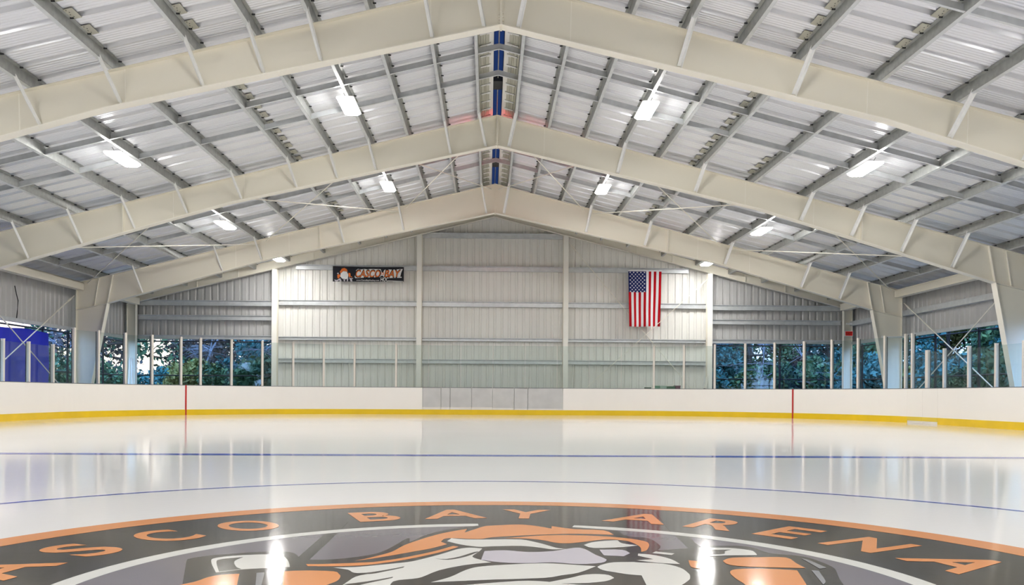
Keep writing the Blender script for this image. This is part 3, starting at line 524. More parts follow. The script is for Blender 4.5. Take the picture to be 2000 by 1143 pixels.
# ------------------------------------------------------------------ bracing rods
def rod(p,q,label,r=.016):
    b=MB(); b.tube([p,q],r,8); d=(Vector(q)-Vector(p)).normalized()
    b.tube([Vector(p)+d*.25,Vector(p)+d*.5],r*1.7,8)
    tag(b.build('brace_rod',M['rod'],smooth=False),label,'brace rod','thin cross bracing rods')
RY0,RY1=23.66,31.2
for sd,sg in (('left',-1),('right',1)):
    for (xa,xb),t in (((.14,3.2),'beside the ridge'),((3.5,8.2),'half way down'),((8.45,14.5),'nearest the eave')):
        zr=lambda x: 8.3-SL*x
        rod((sg*xa,RY0,zr(xa)),(sg*xb,RY1,zr(xb)-.0),'thin rod on the %s roof slope %s, spreading outward toward the end wall'%(sd,t))
        rod((sg*xb,RY0,zr(xb)-.06),(sg*xa,RY1,zr(xa)-.06),'thin rod on the %s roof slope %s, closing inward toward the end wall'%(sd,t))
    rod((sg*14.95,31.15,4.22),(sg*14.95,23.75,.08),'bracing rod rising toward the far frame in the %s side opening'%sd,.018)
    rod((sg*14.90,31.15,.42),(sg*14.90,23.75,4.56),'bracing rod falling toward the far frame in the %s side opening'%sd,.018)
rod((3.14,36.23,7.2),(8.98,36.23,.36),'end wall bracing rod falling from upper left behind the flag',.014)
rod((9.0,36.0,5.72),(3.15,36.0,.43),'end wall bracing rod rising to upper right behind the flag',.014)

# ------------------------------------------------------------------ high bay lamps
def lamp(x,y,z,label):
    l=empty('high_bay_lamp',label,'lamp',(x,y,z),'white high bay lamps')
    W,Ln,c=.19,.575,.03
    out=[(-W+c,-Ln),(W-c,-Ln),(W,-Ln+c),(W,Ln-c),(W-c,Ln),(-W+c,Ln),(-W,Ln-c),(-W,-Ln+c)]
    b=MB(); bot=[(a*.76,q*.925,0) for a,q in out]; tp_=[(a,q,.045) for a,q in out]; n=len(out)
    b.add(bot+tp_,[tuple(reversed(range(n)))]+[(i,(i+1)%n,(i+1)%n+n,i+n) for i in range(n)]); b.build('diffuser',M['lamp'],l)
    b=MB(); b.prism([(a*1.03,q*1.01,.046) for a,q in out],(0,0,.03)); b.box(-.07,.07,-.4,.4,.076,.10); h=b.build('housing',M['lampbody'],l)
    for a,q in ((0,-.42),(0,.42)):
        b=MB(); b.tube([(a,q,.10),(a-.05 if x<0 else a+.05,q-.02,ROOF-SL*abs(x)-z-.2)],.006,5); b.build('hanger_wire',M['wire'],l)
    b=MB(); b.tube([(0,-.1,.1),(.03,-.08,.2),(.0,-.02,ROOF-SL*abs(x)-z-.2)],.007,5); b.build('cable',M['dark'],l)
for y,t in ((-10.9,'eighth'),(-3.2,'behind the camera'),(4.5,'beside the camera'),(12.1,'in front of the nearest frame'),(19.98,'in the nearest visible bay'),(27.68,'in the bay before the far frame'),(34.45,'in the last bay before the end wall')):
    if t=='eighth': t='at the back of the hall'
    for sd,sg in (('left',-1),('right',1)):
        if y<34: lamp(sg*3.44,y,7.37,'white rectangular lamp %s, inner row, %s of ridge'%(t,sd))
        lamp(sg*8.58,y,6.08,'white rectangular lamp %s, outer row, %s of ridge'%(t,sd))
# small red beacon behind the ridge of the middle frame
rl=empty('red_beacon','small red warning light at the ridge behind the middle frame','lamp',(-.05,24.15,7.86))
b=MB(); b.tube([(0,0,0),(0,0,.13)],.05,12); b.build('lens',M['redlamp'],rl)
b=MB(); b.box(-.07,.07,-.05,.05,.13,.16); b.tube([(0,0,.16),(0,0,.62)],.014,6); b.tube([(-.42,0,.6),(.52,0,.6)],.014,6); b.build('bracket',M['dark'],rl)

# ------------------------------------------------------------------ dasher boards
def strip(mb,s0,s1,o0,o1,z0,z1,step=.25):
    n=max(1,int(math.ceil(abs(s1-s0)/step))); vs=[]
    for i in range(n+1):
        s=s0+(s1-s0)*i/n
        p,_=rink(s,o0); q,_=rink(s,o1)
        vs+=[(p.x,p.y,z0),(q.x,q.y,z0),(q.x,q.y,z1),(p.x,p.y,z1)]
    fs=[]
    for i in range(n):
        a=4*i; c=a+4
        for k in range(4): fs.append((a+k,a+(k+1)%4,c+(k+1)%4,c+k))
    fs+=[(3,2,1,0),(4*n,4*n+1,4*n+2,4*n+3)]
    mb.add(vs,fs)
def boards(s0,s1,label,cat='boards',face='board',kick='kick',kz=0.0,name='dasher_boards'):
    p,_=rink((s0+s1)/2); e=empty(name,label,cat,(0,0,0),'white boards around the rink')
    b=MB(); strip(b,s0,s1,0,.05,.195,1.05); b.build('facing',M[face],e)
    b=MB(); strip(b,s0,s1,-.012,.05,kz,.195); b.build('kickplate',M[kick],e)
    b=MB(); strip(b,s0,s1,-.006,.12,1.05,1.07); b.build('cap_rail',M['cap'],e)
    b=MB(); strip(b,s0,s1,.05,.11,.0,.08); strip(b,s0,s1,.05,.11,.95,1.05); b.build('rear_framing',M['galv'],e)
    return e
G0,G1,G2=s_of(12.80,26.49),s_of(12.87,25.67),s_of(12.87,24.79)
sL=s_of(-2.78,END_R); sR=s_of(2.74,END_R); sGL=s_of(-10.94,31.0); sGR=s_of(10.81,30.97)
SB=S_END-14
e=boards(-SB,sL,'white boards curving round the left side and far left corner, with yellow kickplate')
b=MB(); strip(b,sGL-.028,sGL+.028,-.016,0,0,1.06); b.build('goal_line_mark',M['red'],e)
e=boards(sR,G0,'white boards from the grey panels round the far right corner to the gate')
b=MB(); strip(b,sGR-.028,sGR+.028,-.016,0,0,1.06); b.build('goal_line_mark',M['red'],e)
g=empty('rink_gate','white double gate in the right boards with a raised paler yellow kickplate','gate',(0,0,0))
for a,c in ((G0+.008,G1-.004),(G1+.004,G2-.008)):
    b=MB(); strip(b,a,c,0,.05,.195,1.05); lf=b.build('gate_leaf',M['board'],g)
    b=MB(); strip(b,a,c,-.012,.05,.075,.195); b.build('kickplate',M['kick_pale'],lf)
    b=MB(); strip(b,a,c,-.006,.12,1.05,1.07); b.build('cap_rail',M['cap'],lf)
    b=MB(); strip(b,a,c,.0,.05,.0,.075); b.build('threshold',M['frost'],lf)
boards(G2,SB,'white boards on the right side nearer than the gate, with yellow kickplate')
GX=[-2.78,-2.06,-1.70,-.86,-.04,.81,1.35,2.74]
GLB=['widest-left','narrow','','','','','']
fz=[.285,.285,.29,.29,.27,.245,.25]
desc=['leftmost scuffed grey board panel beside the left white boards','narrow scuffed grey board panel, second from the left','scuffed grey board panel, third from the left','scuffed grey board panel in the centre, fourth from the left','scuffed grey board panel, fifth from the left','narrow scuffed grey board panel, second from the right','wide rightmost scuffed grey board panel beside the right white boards']
for i,(a,c) in enumerate(zip(GX[:-1],GX[1:])):
    e=empty('grey_dasher_board',desc[i],'board panel',(0,0,0),'grey board panels in the far end boards')
    s0,s1=s_of(a,END_R)+.014,s_of(c,END_R)-.014
    b=MB(); strip(b,s0,s1,.012,.05,fz[i],1.05); b.build('facing',M['greyboard'],e)
    b=MB(); strip(b,s0-.008,s1+.008,.0,.05,.195,fz[i]); b.build('frosted_base',M['frost'],e)
    b=MB(); strip(b,s0-.014,s1+.014,-.012,.05,0,.195); b.build('kickplate',M['kick'],e)
    b=MB(); strip(b,s0,s1,-.006,.12,1.05,1.07); b.build('cap_rail',M['cap'],e)
    b=MB(); strip(b,s0-.012,s0-.002,.03,.05,.2,1.05); b.build('side_frame',M['cap'],e)

# ------------------------------------------------------------------ glass and posts
TALL,LOW=2.76,2.19
PL=[(-13.03,22.0,0),(-13.03,23.32,0),(-13.03,24.6,0),(-13.02,25.92,0),(-12.89,26.95,1),(-12.63,28,1),(-12.22,29.05,1),(-11.7,29.98,1),(-11.04,30.88,1),(-10.54,31.43,1),(-9.67,32.2,1),(-8.71,32.83,1),(-7.67,33.33,1),(-6.58,33.68,1),(-5.43,33.89,1),(-3.82,33.94,1)]
PR=[(6.28,33.72,1),(7.38,33.38,1),(8.45,32.89,1),(9.43,32.26,1),(10.29,31.52,1),(11.06,30.66,1),(11.69,29.74,1),(12.19,28.76,1),(12.58,27.64,1),(12.78,26.67,1),(12.83,26.33,1),(12.87,25.52,2),(12.87,24.56,0),(12.87,23.28,0),(12.87,22.01,0),(12.87,20.85,0)]
def post(x,y,h,label,w=.075):
    s=s_of(x,y); p,n=rink(s,.06); ang=math.atan2(n.y,n.x)
    e=empty('glass_post',label,'post',(p.x,p.y,1.07),'white posts holding the rink glass'); e.rotation_euler=(0,0,ang)
    b=MB(); b.box(-.03,.045,-w/2,w/2,0,h-1.07); b.build('upright',M['post'],e)
    b=MB(); b.box(-.034,.049,-w/2-.004,w/2+.004,h-1.07,h-1.055); b.build('end_cap',M['post'],e)
    b=MB(); b.box(.046,.07,-w/2-.006,w/2+.006,0,h-1.09); b.build('gasket',M['dark'],e)
    return s
def pane(s0,s1,h,label,par=None):
    p,_=rink(s0,.062); q,_=rink(s1,.062); d=(q-p).normalized(); p=p+d*.045; q=q-d*.045
    b=MB(); n=Vector((-d.y,d.x,0))*.006
    b.prism([p+n+Vector((0,0,1.075)),q+n+Vector((0,0,1.075)),q-n+Vector((0,0,1.075)),p-n+Vector((0,0,1.075))],(0,0,h-1.09))
    tag(b.build('rink_glass',M['glass']),label,'glass pane','clear panes above the boards')
sl=[]; 
for i,(x,y,k) in enumerate(PL):
    sl.append((post(x,y,TALL if k else LOW,'%s white glass post, %s going left from the frameless middle glass'%('tall' if k else 'short',ORD[len(PL)-1-i])),k))
sr=[]
for i,(x,y,k) in enumerate(PR):
    lab={0:'short white glass post',1:'tall white glass post',2:'short thick white glass post'}[k]
    sr.append((post(x,y,TALL if k==1 else LOW,lab+', %s going right from the frameless middle glass'%ORD[i],.15 if k==2 else .075),k))
for i,((a,ka),(c,kc)) in enumerate(zip(sl[:-1],sl[1:])):
    pane(a,c,(TALL if (ka and kc) else LOW)-.03,'clear glass pane of the left run, %s leftward from the frameless middle glass'%ORD[len(sl)-2-i])
for i,((a,ka),(c,kc)) in enumerate(zip(sr[:-1],sr[1:])):
    pane(a,c,(TALL if ka==1 and kc==1 else LOW)-.03,'clear glass pane of the right run, %s rightward from the frameless middle glass'%ORD[i])
s0,s1=sl[-1][0],sr[0][0]
for k in range(8):
    a,c=s0+(s1-s0)*k/8,s0+(s1-s0)*(k+1)/8
    pane(a-.03 if k else a,c+.03 if k<7 else c,TALL-.03,'frameless glass pane above the far boards, %s from the left of the postless stretch'%ORD[k])

# ------------------------------------------------------------------ banner
bn=empty('club_banner','black hanging banner with orange and white club lettering on the end wall','banner',(-6.73,36.3,5.48))
bw,bh=2.96,.645
b=MB(); nx=24; vs=[]
for i in range(nx+1):
    x=bw*i/nx; u=i/nx; dz=.018*math.sin(u*PI)*-1; yb=-.01*math.sin(u*9)
    vs+=[(x,yb,.02*u+.0),(x,yb*.3,bh-.012*u+dz)]
vs2=[(x,y+.008,z) for x,y,z in vs]; n2=len(vs)
fs=[(2*i,2*i+2,2*i+3,2*i+1) for i in range(nx)]+[(n2+2*i,n2+2*i+1,n2+2*i+3,n2+2*i+2) for i in range(nx)]
b.add(vs+vs2,fs); b.build('sheet',M['banner'],bn)
def btext(name,body,x0,x1,z0,z1,mat,depth,shear=0,offset=0,par=None,grow=0):
    me=text_mesh(body,1,shear,offset,3); fit_text(me,x0-grow,x1+grow,z0-grow,z1+grow)
    o=link_mesh(name,me,mat,bn); o.rotation_euler=(PI/2,0,0); o.location=(0,-depth,0); return o
sx=bw/1410.; Z=lambda y: bh*(1-(y-188)/310.); X=lambda x: (x-190)*sx
# outline plates behind the big letters, then the letters
b=MB(); pl=[(624,405),(652,270),(690,242),(740,252),(830,242),(870,250),(930,240),(1140,242),(1160,300),(1185,318),(1210,262),(1240,244),(1380,250),(1580,232),(1545,320),(1530,388),(1300,408),(1205,402),(1185,372),(1150,375),(1120,405),(900,410),(640,428)]
b.prism([(X(x),-.016,Z(y)) for x,y in pl],(0,.003,0)); b.build('letter_outline',M['bwhite'],bn)
btext('letter_shadow','CASCO',X(640),X(1140),Z(410),Z(258),M['banner'],.018,.25,.045,grow=.018)
btext('lettering','CASCO',X(648),X(1132),Z(404),Z(266),M['borange'],.0195,.25,.012)
btext('letter_shadow','BAY',X(1215),X(1540),Z(405),Z(252),M['banner'],.018,.25,.045,grow=.018)
btext('lettering','BAY',X(1222),X(1532),Z(398),Z(262),M['borange'],.0195,.25,.012)
btext('lettering','CB',X(1150),X(1210),Z(355),Z(305),M['borange'],.0205,0,.01)
btext('lettering','HOC',X(1135),X(1300),Z(490),Z(405),M['bwhite'],.0195,.2,.02)
btext('lettering','www.CascoBayHockey.com',X(658),X(1112),Z(490),Z(452),M['bwhite'],.0195,0,.01)
b=MB(); b.prism([(X(1285),-.014,Z(468)),(X(1590),-.014,Z(478)),(X(1585),-.014,Z(493)),(X(1290),-.014,Z(484))],(0,.003,0)); b.build('white_fold_edge',M['bwhite'],bn)
b=MB(); b.prism([(X(1300),-.014,Z(402)),(X(1555),-.014,Z(392)),(X(1558),-.014,Z(410)),(X(1310),-.014,Z(418))],(0,.003,0)); b.build('white_swoosh',M['bwhite'],bn)
for pl,m in (([(330,300),(370,240),(420,222),(470,250),(485,300),(400,285),(345,340)],'borange'),([(345,340),(400,290),(470,300),(500,360),(490,430),(450,450),(380,440),(340,400)],'bwhite'),
             ([(280,365),(320,350),(345,380),(310,440),(285,430)],'borange'),([(500,320),(540,330),(545,400),(510,410)],'borange'),([(275,330),(300,318),(315,345),(285,355)],'bgrey'),
             ([(220,460),(270,470),(340,430),(370,495),(330,496),(320,470),(280,496),(240,490)],'bgrey'),([(400,450),(440,455),(430,496),(415,496)],'bgrey'),([(470,440),(500,430),(490,496),(472,496)],'bgrey'),([(510,415),(560,430),(600,425),(570,450),(580,496),(545,496),(530,450)],'bgrey'),([(550,395),(570,390),(575,412),(555,412)],'borange')):
    b=MB(); b.prism([(X(x),-.016,Z(y)) for x,y in pl],(0,.003,0)); b.build('emblem_patch',M[m],bn)
for x in (.03,1.0,1.8,2.92):
    b=MB(); b.tube([(x,0,bh-.02),(x,.06,bh+.03)],.006,5); b.build('tie',M['bwhite'],bn)

# ------------------------------------------------------------------ flag
fg=empty('american_flag','large American flag hung vertically on the end wall, star field at upper left','flag',(5.64,36.13,3.69))
FWd,FHt=1.40,2.37
def fpos(u,v,d=0):
    """u across 0..1, v up 0..1"""
    nar=.5+ (u-.5)*(1-.075*(1-v)); x=nar*FWd+.0; lo=1-v
    y=-.03*math.sin(u*13+1.5*v)*(.25+lo)-.02*math.sin(v*9+u*3)*lo
    z=v*FHt-.012*math.sin(u*6)*lo
    return (x,y-d,z)
def cloth(name,u0,u1,v0,v1,mat,d=0,nu=4,nv=40):
    b=MB(); vs=[]
    for i in range(nu+1):
        for j in range(nv+1):
            vs.append(fpos(u0+(u1-u0)*i/nu,v0+(v1-v0)*j/nv,d))
    k=nv+1; n=len(vs); vb=[(x,y+.006,z) for x,y,z in vs]
    fs=[(i*k+j,(i+1)*k+j,(i+1)*k+j+1,i*k+j+1) for i in range(nu) for j in range(nv)]
    b.add(vs+vb,fs+[tuple(n+q for q in reversed(f)) for f in fs]); return b.build(name,mat,fg,smooth=True)
for i in range(13):
    u0,u1=i/13,(i+1)/13; red=(i%2==0); 
    cloth('red_stripe' if red else 'white_stripe',u0,u1,0,.61 if i<7 else .978,M['flagred' if red else 'flagwhite'])
cn=cloth('canton',0,7/13,.61,.978,M['flagblue'],0,8,16)
b=MB()
for r in range(11):
    for c in range(5 if r%2==0 else 4):
        u=(7/13)*((c*2+1+(r%2))/10.); v=.978-.368*((r+.62)/11.)
        x,y,z=fpos(u,v,.004); pts=[]
        for k in range(10):
            a=PI/2+k*PI/5; q=.042 if k%2==0 else .018; pts.append((x+q*math.cos(a),y,z+q*math.sin(a)))
        b.add(pts,[tuple(range(10))])
b.build('stars',M['flagwhite'],cn)
cloth('header',-.01,1.01,.978,1.0,M['flagwhite'],.002,6,2)

# ------------------------------------------------------------------ exit sign
ex=empty('exit_sign','small red lit EXIT sign on the right corner column','sign',(14.80,36.06,3.34))
b=MB(); b.box(0,.36,-.02,.02,0,.24); b.build('housing',M['bwhite'],ex)
b=MB(); b.box(.03,.33,-.028,-.02,.03,.21); b.build('lit_face',M['exitface'],ex)
me=fit_text(text_mesh('EXIT',offset=.01),.06,.30,.06,.18); o=link_mesh('lettering',me,M['black'],ex); o.rotation_euler=(PI/2,0,0); o.location=(0,-.030,0)
# pipe in front of the far right column, leaning pipes, strut, cable
b=MB(); b.tube([(14.06,30.98,2.97),(15.22,30.98,2.98)],.035,10); tag(b.build('conduit_pipe',M['brace']),'pale horizontal pipe across the far right tapered column','pipe')
b=MB(); b.box(14.85,15.5,35.98,36.05,3.84,3.9); tag(b.build('girt_bracket',M['brace']),'short pale steel bracket sticking out right of the exit sign column','bracket')
for (p,q,l) in (((-14.93,35.96,2.22),(-14.90,35.6,-.03),'left one of two pale pipes leaning on the far left corner column'),((-14.86,35.96,2.18),(-14.68,35.6,-.03),'right one of two pale pipes leaning on the far left corner column')):
    b=MB(); b.tube([p,q],.035,10); tag(b.build('leaning_pipe',M['board']),l,'pipe','pipes leaning on the left corner column')
st=empty('leaning_strut','cream strut with a black foot leaning on the rightmost end wall column','strut',(8.62,35.98,-.03))
b=MB(); b.bar((.0,0,.0),(.37,.06,1.62),.09,.06,up=(0,1,0)); b.build('shaft',M['rod'],st)
b=MB(); b.bar((.235,-.05,1.00),(.255,-.05,1.13),.15,.05,up=(0,1,0)); b.build('black_foot',M['black'],st)
b=MB(); b.tube([(-15.24,27.95,3.1),(-15.22,27.95,3.3),(-15.22,28.0,3.7),(-15.22,27.9,3.9),(-15.22,27.8,4.15)],.016,6)
tag(b.build('hanging_cable',M['black']),'black cable dangling on the left wall above the blue tarp','cable')
# crates behind the glass by the flag
for (x0,x1,h,c,l) in ((6.26,6.45,1.13,srgb(70,96,80),'small dark green crate behind the glass, leftmost of the low crates'),(6.60,6.80,1.20,srgb(130,176,150),'light green crate behind the glass'),(6.83,7.10,1.20,srgb(190,214,200),'pale mint crate behind the glass'),(7.13,7.44,1.18,srgb(84,124,96),'wide green crate behind the glass'),(7.47,7.66,1.21,srgb(120,76,92),'maroon crate behind the glass, rightmost of the low crates')):
    b=MB(); b.box(x0,x1,35.2,35.6,-.03,h-.04); b.box(x0-.01,x1+.01,35.19,35.61,h-.04,h)
    m=material('crate_paint',c,.6); tag(b.build('storage_crate',m),l,'crate','crates behind the far glass')

# ------------------------------------------------------------------ fence, tarp
def fence_post(x,y,label):
    b=MB(); b.tube([(x,y,-.06),(x,y,3.0)],.045,8); b.tube([(x,y,3.0),(x,y,3.04)],.055,8); tag(b.build('fence_post',M['black']),label,'fence post','black fence posts outside the openings')
def fence_rail(p,q,label):
    b=MB(); b.tube([p,q],.028,8); tag(b.build('fence_rail',M['black']),label,'fence rail','black fence rails outside the openings')
k=0
for sd,sg,ys in (('left',-1,(18.4,21.4,24.4,27.55,30.3,32.09,35.0)),('right',1,(18.4,21.4,24.5,27.47,30.19,33.2,36.2))):
    for j,y in enumerate(ys): fence_post(sg*15.62,y,'black fence post outside the %s opening, %s counted from the near end'%(sd,ORD[j]))
    for z,t in ((2.96,'top'),(1.52,'middle')):
        fence_rail((sg*15.62,15.0,z),(sg*15.62,36.8,z),'black %s fence rail along the %s side'%(t,sd))
for sd,xs in (('left',(-15.3,-12.34,-9.3)),('right',(9.47,12.32,15.3))):
    for j,x in enumerate(xs): fence_post(x,36.85,'black fence post outside the %s end wall opening, %s from the left'%(sd,ORD[j]))
    for z,t in ((2.96,'top'),(1.52,'middle')):
        fence_rail((xs[0],36.85,z),(xs[-1],36.85,z),'black %s fence rail outside the %s end wall opening'%(t,sd))
b=MB(); vs=[]; ny,nz=40,12
for i in range(ny+1):
    for j in range(nz+1):
        y=22.0+(30.5-22.0)*i/ny; z=-.05+(2.86+.05)*j/nz
        vs.append((-15.52+.02*math.sin(y*5)+.012*math.sin(y*11+z*3),y,z-.03*math.sin(y*2.1)*(j/nz)))
kk=nz+1; n0=len(vs)
fs=[(i*kk+j,i*kk+j+1,(i+1)*kk+j+1,(i+1)*kk+j) for i in range(ny) for j in range(nz)]
b.add(vs+[(x-.01,y,z) for x,y,z in vs],fs+[tuple(n0+q for q in reversed(f)) for f in fs])
tag(b.build('blue_tarp',M['tarp'],smooth=True),'bright blue tarp hung on the fence in the left side opening','tarp')

# ------------------------------------------------------------------ trees
def leaf_cloud(rng,clusters,n,size):
    b=MB()
    for _ in range(n):
        cx,cy,cz,r=clusters[rng.randrange(len(clusters))]
        while True:
            d=Vector((rng.uniform(-1,1),rng.uniform(-1,1),rng.uniform(-1,1)))
            if .2<d.length<1: break
        p=Vector((cx,cy,cz))+d*r*(.6+.4*rng.random())
        a=Vector((rng.gauss(0,1),rng.gauss(0,1),rng.gauss(0,1))).normalized()
        c=a.cross(Vector((rng.gauss(0,1),rng.gauss(0,1),rng.gauss(0,1)))).normalized(); e=a.cross(c)
        s=size*rng.uniform(.6,1.4)
        b.add([p-c*s,p+e*s*.5,p+c*s,p-e*s*.5],[(0,1,2,3)])
    return b
def tree_proto(seed,h,r,n,size,low):
    rng=random.Random(seed)
    tr=MB(); pts=[(0,0,-.1)]; x=y=0
    for i in range(1,6): x+=rng.uniform(-.18,.18); y+=rng.uniform(-.18,.18); pts.append((x,y,h*.16*i))
    tr.tube(pts,[.20*h/8*(1-.15*i) for i in range(6)],7)
    cl=[]
    for k in range(16):
        a=rng.uniform(0,2*PI); z=h*(low+(.9-low)*rng.random()**1.6); rr=r*rng.uniform(.35,.85)*(1.1-z/h*.6)
        e=Vector((x*.5+rr*math.cos(a),y*.5+rr*math.sin(a),z)); s=Vector(pts[min(4,1+int(z/h*4))])
        m=(s+e)/2+Vector((rng.uniform(-.3,.3),rng.uniform(-.3,.3),-.25))
        tr.tube([s,m,e],[.06*h/8,.04*h/8,.015*h/8],5)
        for q in range(3):
            w=e+Vector((rng.uniform(-1,1),rng.uniform(-1,1),rng.uniform(-.6,.8)))*r*.4
            tr.tube([m,(m+w)/2+Vector((0,0,.1)),w],[.022*h/8,.015*h/8,.006*h/8],4)
        cl.append((e.x,e.y,e.z,r*rng.uniform(.3,.5)))
    return tr, leaf_cloud(rng,cl,n,size)
def bare_proto(seed,h):
    rng=random.Random(seed); b=MB()
    def grow(p,d,l,rad,lev):
        pts=[p]; 
        for i in range(4):
            d=(d+Vector((rng.gauss(0,.16),rng.gauss(0,.16),rng.gauss(0,.1)-.05*lev))).normalized(); pts.append(pts[-1]+d*l/4)
        b.tube(pts,[rad*(1-.17*i) for i in range(5)],5)
        if lev<3:
            for i in range(5 if lev else 6):
                q=pts[rng.randrange(1,5)]; a=rng.uniform(0,2*PI)
                nd=(d*.45+Vector((math.cos(a),math.sin(a),rng.uniform(-.2,.6)))).normalized(); grow(q,nd,l*.62,rad*.5,lev+1)
    grow(Vector((0,0,-.1)),Vector((0,0,1)),h*.55,.09,0); return b
tp=[]
for seed,h,r,n,sz,low in ((1,8.5,2.6,9000,.125,.05),(2,10,3.0,9500,.135,.08),(3,7,2.6,9000,.115,.04)):
    t,l=tree_proto(seed,h,r,n,sz,low); tp.append((t,l))
bp=MB(); rng=random.Random(9)
bush=leaf_cloud(rng,[(rng.uniform(-1.2,1.2),rng.uniform(-.8,.8),rng.uniform(.3,1.5),.6) for _ in range(9)],4200,.08)
bst=MB()
for k in range(7): bst.tube([(0,0,-.1),(rng.uniform(-.6,.6),rng.uniform(-.5,.5),.8),(rng.uniform(-1.1,1.1),rng.uniform(-.8,.8),1.6)],[.03,.02,.008],5)
def mesh_of(mb,name,mat):
    o=mb.build(name,mat); me=o.data; bpy.data.objects.remove(o); return me
TM={}
t,l=tree_proto(14,9.5,2.8,2300,.13,.10); tp.append((t,l))
for k,(t,l) in enumerate(tp):
    for c in ('leaf_dark','leaf_olive','leaf_blue','leaf_rust'):
        TM[k,c]=(mesh_of(t,'trunk',M['bark']),mesh_of(l,'crown',M[c]))
BM={c:(mesh_of(bst,'stems',M['bark']),mesh_of(bush,'foliage',M[c])) for c in ('leaf_dark','leaf_olive','leaf_blue')}
bare=[mesh_of(bare_proto(s,7),'bare_tree',M['palebark']) for s in (4,8)]
cname={'leaf_dark':'dark green','leaf_olive':'olive','leaf_blue':'blue-green','leaf_rust':'rusty'}
def plant(meshes,names,name,label,cat,group,x,y,s,rz):
    e=empty(name,label,cat,(x,y,-.06),group); e.rotation_euler=(0,0,rz); e.scale=(s,s,s)
    for me,nm in zip(meshes,names):
        o=bpy.data.objects.new(nm,me); COL.objects.link(o); o.parent=e
rng=random.Random(21); cols=['leaf_dark','leaf_blue','leaf_olive','leaf_dark','leaf_rust']
cnt={}
def nth(key): cnt[key]=cnt.get(key,0)+1; return ORD[min(cnt[key]-1,17)]
spots=[]
for i in range(9): spots.append((-29+i*2.6,45+rng.uniform(-2,5),'left end wall opening'))
for i in range(9): spots.append((8.5+i*2.6,45+rng.uniform(-2,5),'right end wall opening'))
for i in range(9): spots.append((21+rng.uniform(0,4),20+i*2.9,'right side opening'))
for i in range(7): spots.append((-24-rng.uniform(0,5),20+i*3.6,'left side opening'))
for i in range(9): spots.append((9.5+i*3.4,55+rng.uniform(-2,4),'right end wall opening'))
for i in range(7): spots.append((-34+i*3.6,56+rng.uniform(-2,4),'left end wall opening'))
for i in range(8): spots.append((29+rng.uniform(0,4),20+i*4.0,'right side opening'))
for i in range(6):
    for sg,sd in ((-1,'left'),(1,'right')): spots.append((sg*(15+i*3.8),-26+rng.uniform(-2,2),'%s hall back, unseen sky block'%sd))  # unseen trees added to block sky mirrored in the end glass
for i in range(8):
    for sg,sd in ((-1,'left'),(1,'right')): spots.append((sg*(29+rng.uniform(0,4)),-10+i*3.9,'%s side opening, unseen sky block'%sd))  # more unseen trees, added to hide low sky from the corner glass
spots=[q for k,q in enumerate(spots) if not (q[0]<-19 and q[1]>42 and (q[1]>52 or k%4==1))]
spots+=[(18.6,47.5,'right end wall opening'),(-17.5,50,'left end wall opening')]
for i,(x,y,w) in enumerate(spots):
    c=cols[(i*7+i//3)%5]
    if w.startswith('left') and c=='leaf_olive': c='leaf_dark'
    plant(TM[3 if x<-18 and y>38 else i%3,c],('trunk','crown'),'leafy_tree','%s leafy tree standing beyond the %s, %s of its colour there'%(cname[c],w,nth((c,w))),'tree','leafy trees outside the openings',x,y,rng.uniform(.8,1.15),rng.uniform(0,6))
bs=[(-27+i*2.1,41.0+rng.uniform(0,2),'left end wall opening') for i in range(9)]+[(9+i*2.2,41+rng.uniform(0,2),'right end wall opening') for i in range(9)]+[(18.6+rng.uniform(0,1.6),19+i*2.4,'right side opening') for i in range(9)]+[(-20-rng.uniform(0,2),21+i*2.6,'left side opening') for i in range(7)]
for i,(x,y,w) in enumerate(bs):
    c=('leaf_dark','leaf_olive','leaf_blue')[(i*5+i//4)%3]
    plant(BM[c],('stems','foliage'),'leafy_shrub','%s bushy shrub growing beyond the %s, %s of its colour there'%(cname[c],w,nth(('b',c,w))),'shrub','shrubs outside the openings',x,y,rng.uniform(1.2,1.8),rng.uniform(0,6))
for i,(x,y,w) in enumerate(((-14.5,43.2,'left end wall opening'),(-21,43,'left end wall opening'),(20.2,28.2,'right side opening'),(20.4,23.0,'right side opening'),(-9.5,41.5,'left end wall opening'),(13.0,41.0,'right end wall opening'))):
    e=bpy.data.objects.new('bare_tree',bare[i%2]); COL.objects.link(e); e.location=(x,y,-.06); e.rotation_euler=(0,0,i*1.3)
    tag(e,'leafless pale grey branching tree beyond the %s, %s bare one there'%(w,nth(('t',w))),'tree','bare trees outside')

# ------------------------------------------------------------------ sky
w=bpy.data.worlds.new('dusk_sky'); scene.world=w; w.use_nodes=True; nt=w.node_tree; nt.nodes.clear()
N=nt.nodes.new; Lk=nt.links.new
tc=N('ShaderNodeTexCoord'); sep=N('ShaderNodeSeparateXYZ'); Lk(tc.outputs['Generated'],sep.inputs[0])
ramp=N('ShaderNodeValToRGB'); cr=ramp.color_ramp
cr.elements[0].position=0; cr.elements[0].color=SKY_H
cr.elements[1].position=.75; cr.elements[1].color=SKY_Z
e=cr.elements.new(.22); e.color=SKY_M
Lk(sep.outputs['Z'],ramp.inputs['Fac'])
dot=N('ShaderNodeVectorMath'); dot.operation='DOT_PRODUCT'; dot.inputs[1].default_value=(-.62,.78,0.0); Lk(tc.outputs['Generated'],dot.inputs[0])
mr=N('ShaderNodeMapRange'); mr.inputs['From Min'].default_value=.55; mr.inputs['From Max'].default_value=1; Lk(dot.outputs['Value'],mr.inputs['Value'])
mix=N('ShaderNodeMix'); mix.data_type='RGBA'; Lk(mr.outputs['Result'],mix.inputs['Factor']); Lk(ramp.outputs['Color'],mix.inputs['A']); mix.inputs['B'].default_value=SKY_WARM
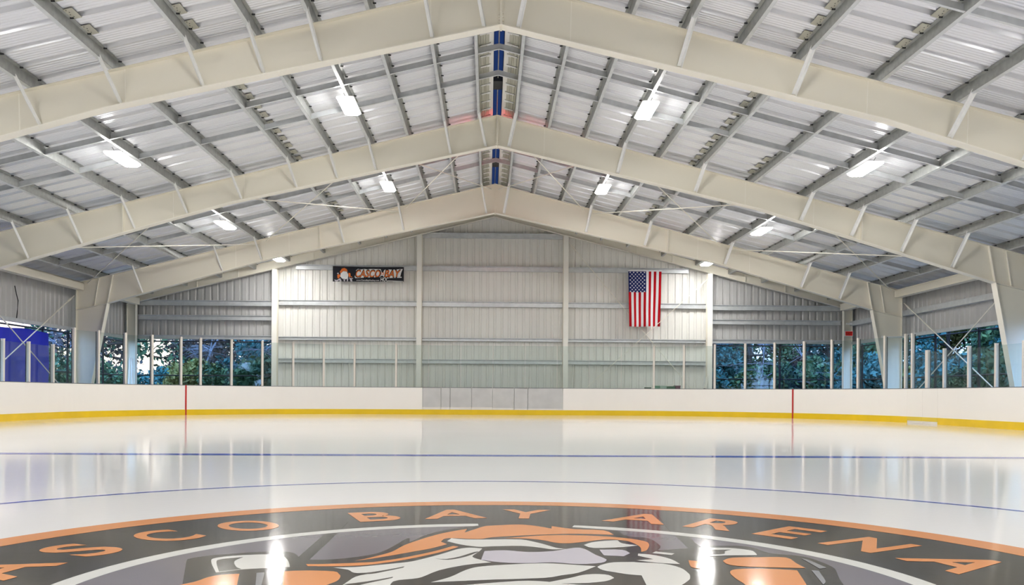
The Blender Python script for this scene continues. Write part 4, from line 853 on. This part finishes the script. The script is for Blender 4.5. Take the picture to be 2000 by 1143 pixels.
d2=N('ShaderNodeVectorMath'); d2.operation='DOT_PRODUCT'; d2.inputs[1].default_value=(0,-1,.25); Lk(tc.outputs['Generated'],d2.inputs[0])
m2=N('ShaderNodeMapRange'); m2.inputs['From Min'].default_value=-.15; m2.inputs['From Max'].default_value=.8; Lk(d2.outputs['Value'],m2.inputs['Value'])
mx2=N('ShaderNodeMix'); mx2.data_type='RGBA'; Lk(m2.outputs['Result'],mx2.inputs['Factor']); Lk(mix.outputs['Result'],mx2.inputs['A']); mx2.inputs['B'].default_value=SKY_BACK
bg=N('ShaderNodeBackground'); bg.inputs['Strength'].default_value=SKY_STR; Lk(mx2.outputs['Result'],bg.inputs['Color'])
ow=N('ShaderNodeOutputWorld'); Lk(bg.outputs[0],ow.inputs['Surface'])

# ------------------------------------------------------------------ camera
FPX,PSI,PHI,HORIZON=1688.,.0269,.0062,771.2
cd=bpy.data.cameras.new('camera'); cam=bpy.data.objects.new('camera',cd); COL.objects.link(cam); scene.camera=cam
cd.sensor_fit='HORIZONTAL'; cd.sensor_width=36; cd.lens=FPX*36/2000; cd.shift_y=(HORIZON-1143/2)/2000; cd.clip_end=300
R0=Vector((math.cos(PSI),-math.sin(PSI),0)); F0=Vector((math.sin(PSI),math.cos(PSI),0)); U0=Vector((0,0,1))
r=R0*math.cos(PHI)+U0*math.sin(PHI); u=U0*math.cos(PHI)-R0*math.sin(PHI)
cam.matrix_world=Matrix(((r.x,u.x,-F0.x,-.1845),(r.y,u.y,-F0.y,0),(r.z,u.z,-F0.z,.794),(0,0,0,1)))

# ------------------------------------------------------------------ view
vs=scene.view_settings; scene.display_settings.display_device='sRGB'
vs.view_transform='Standard'; vs.look='None'; vs.gamma=1; vs.use_curve_mapping=False; vs.exposure=EXPOSURE
cy=scene.cycles; cy.max_bounces=10; cy.diffuse_bounces=6; cy.glossy_bounces=5; cy.transparent_max_bounces=16; cy.transmission_bounces=4
cy.sample_clamp_indirect=6; cy.use_denoising=True; cy.caustics_reflective=False
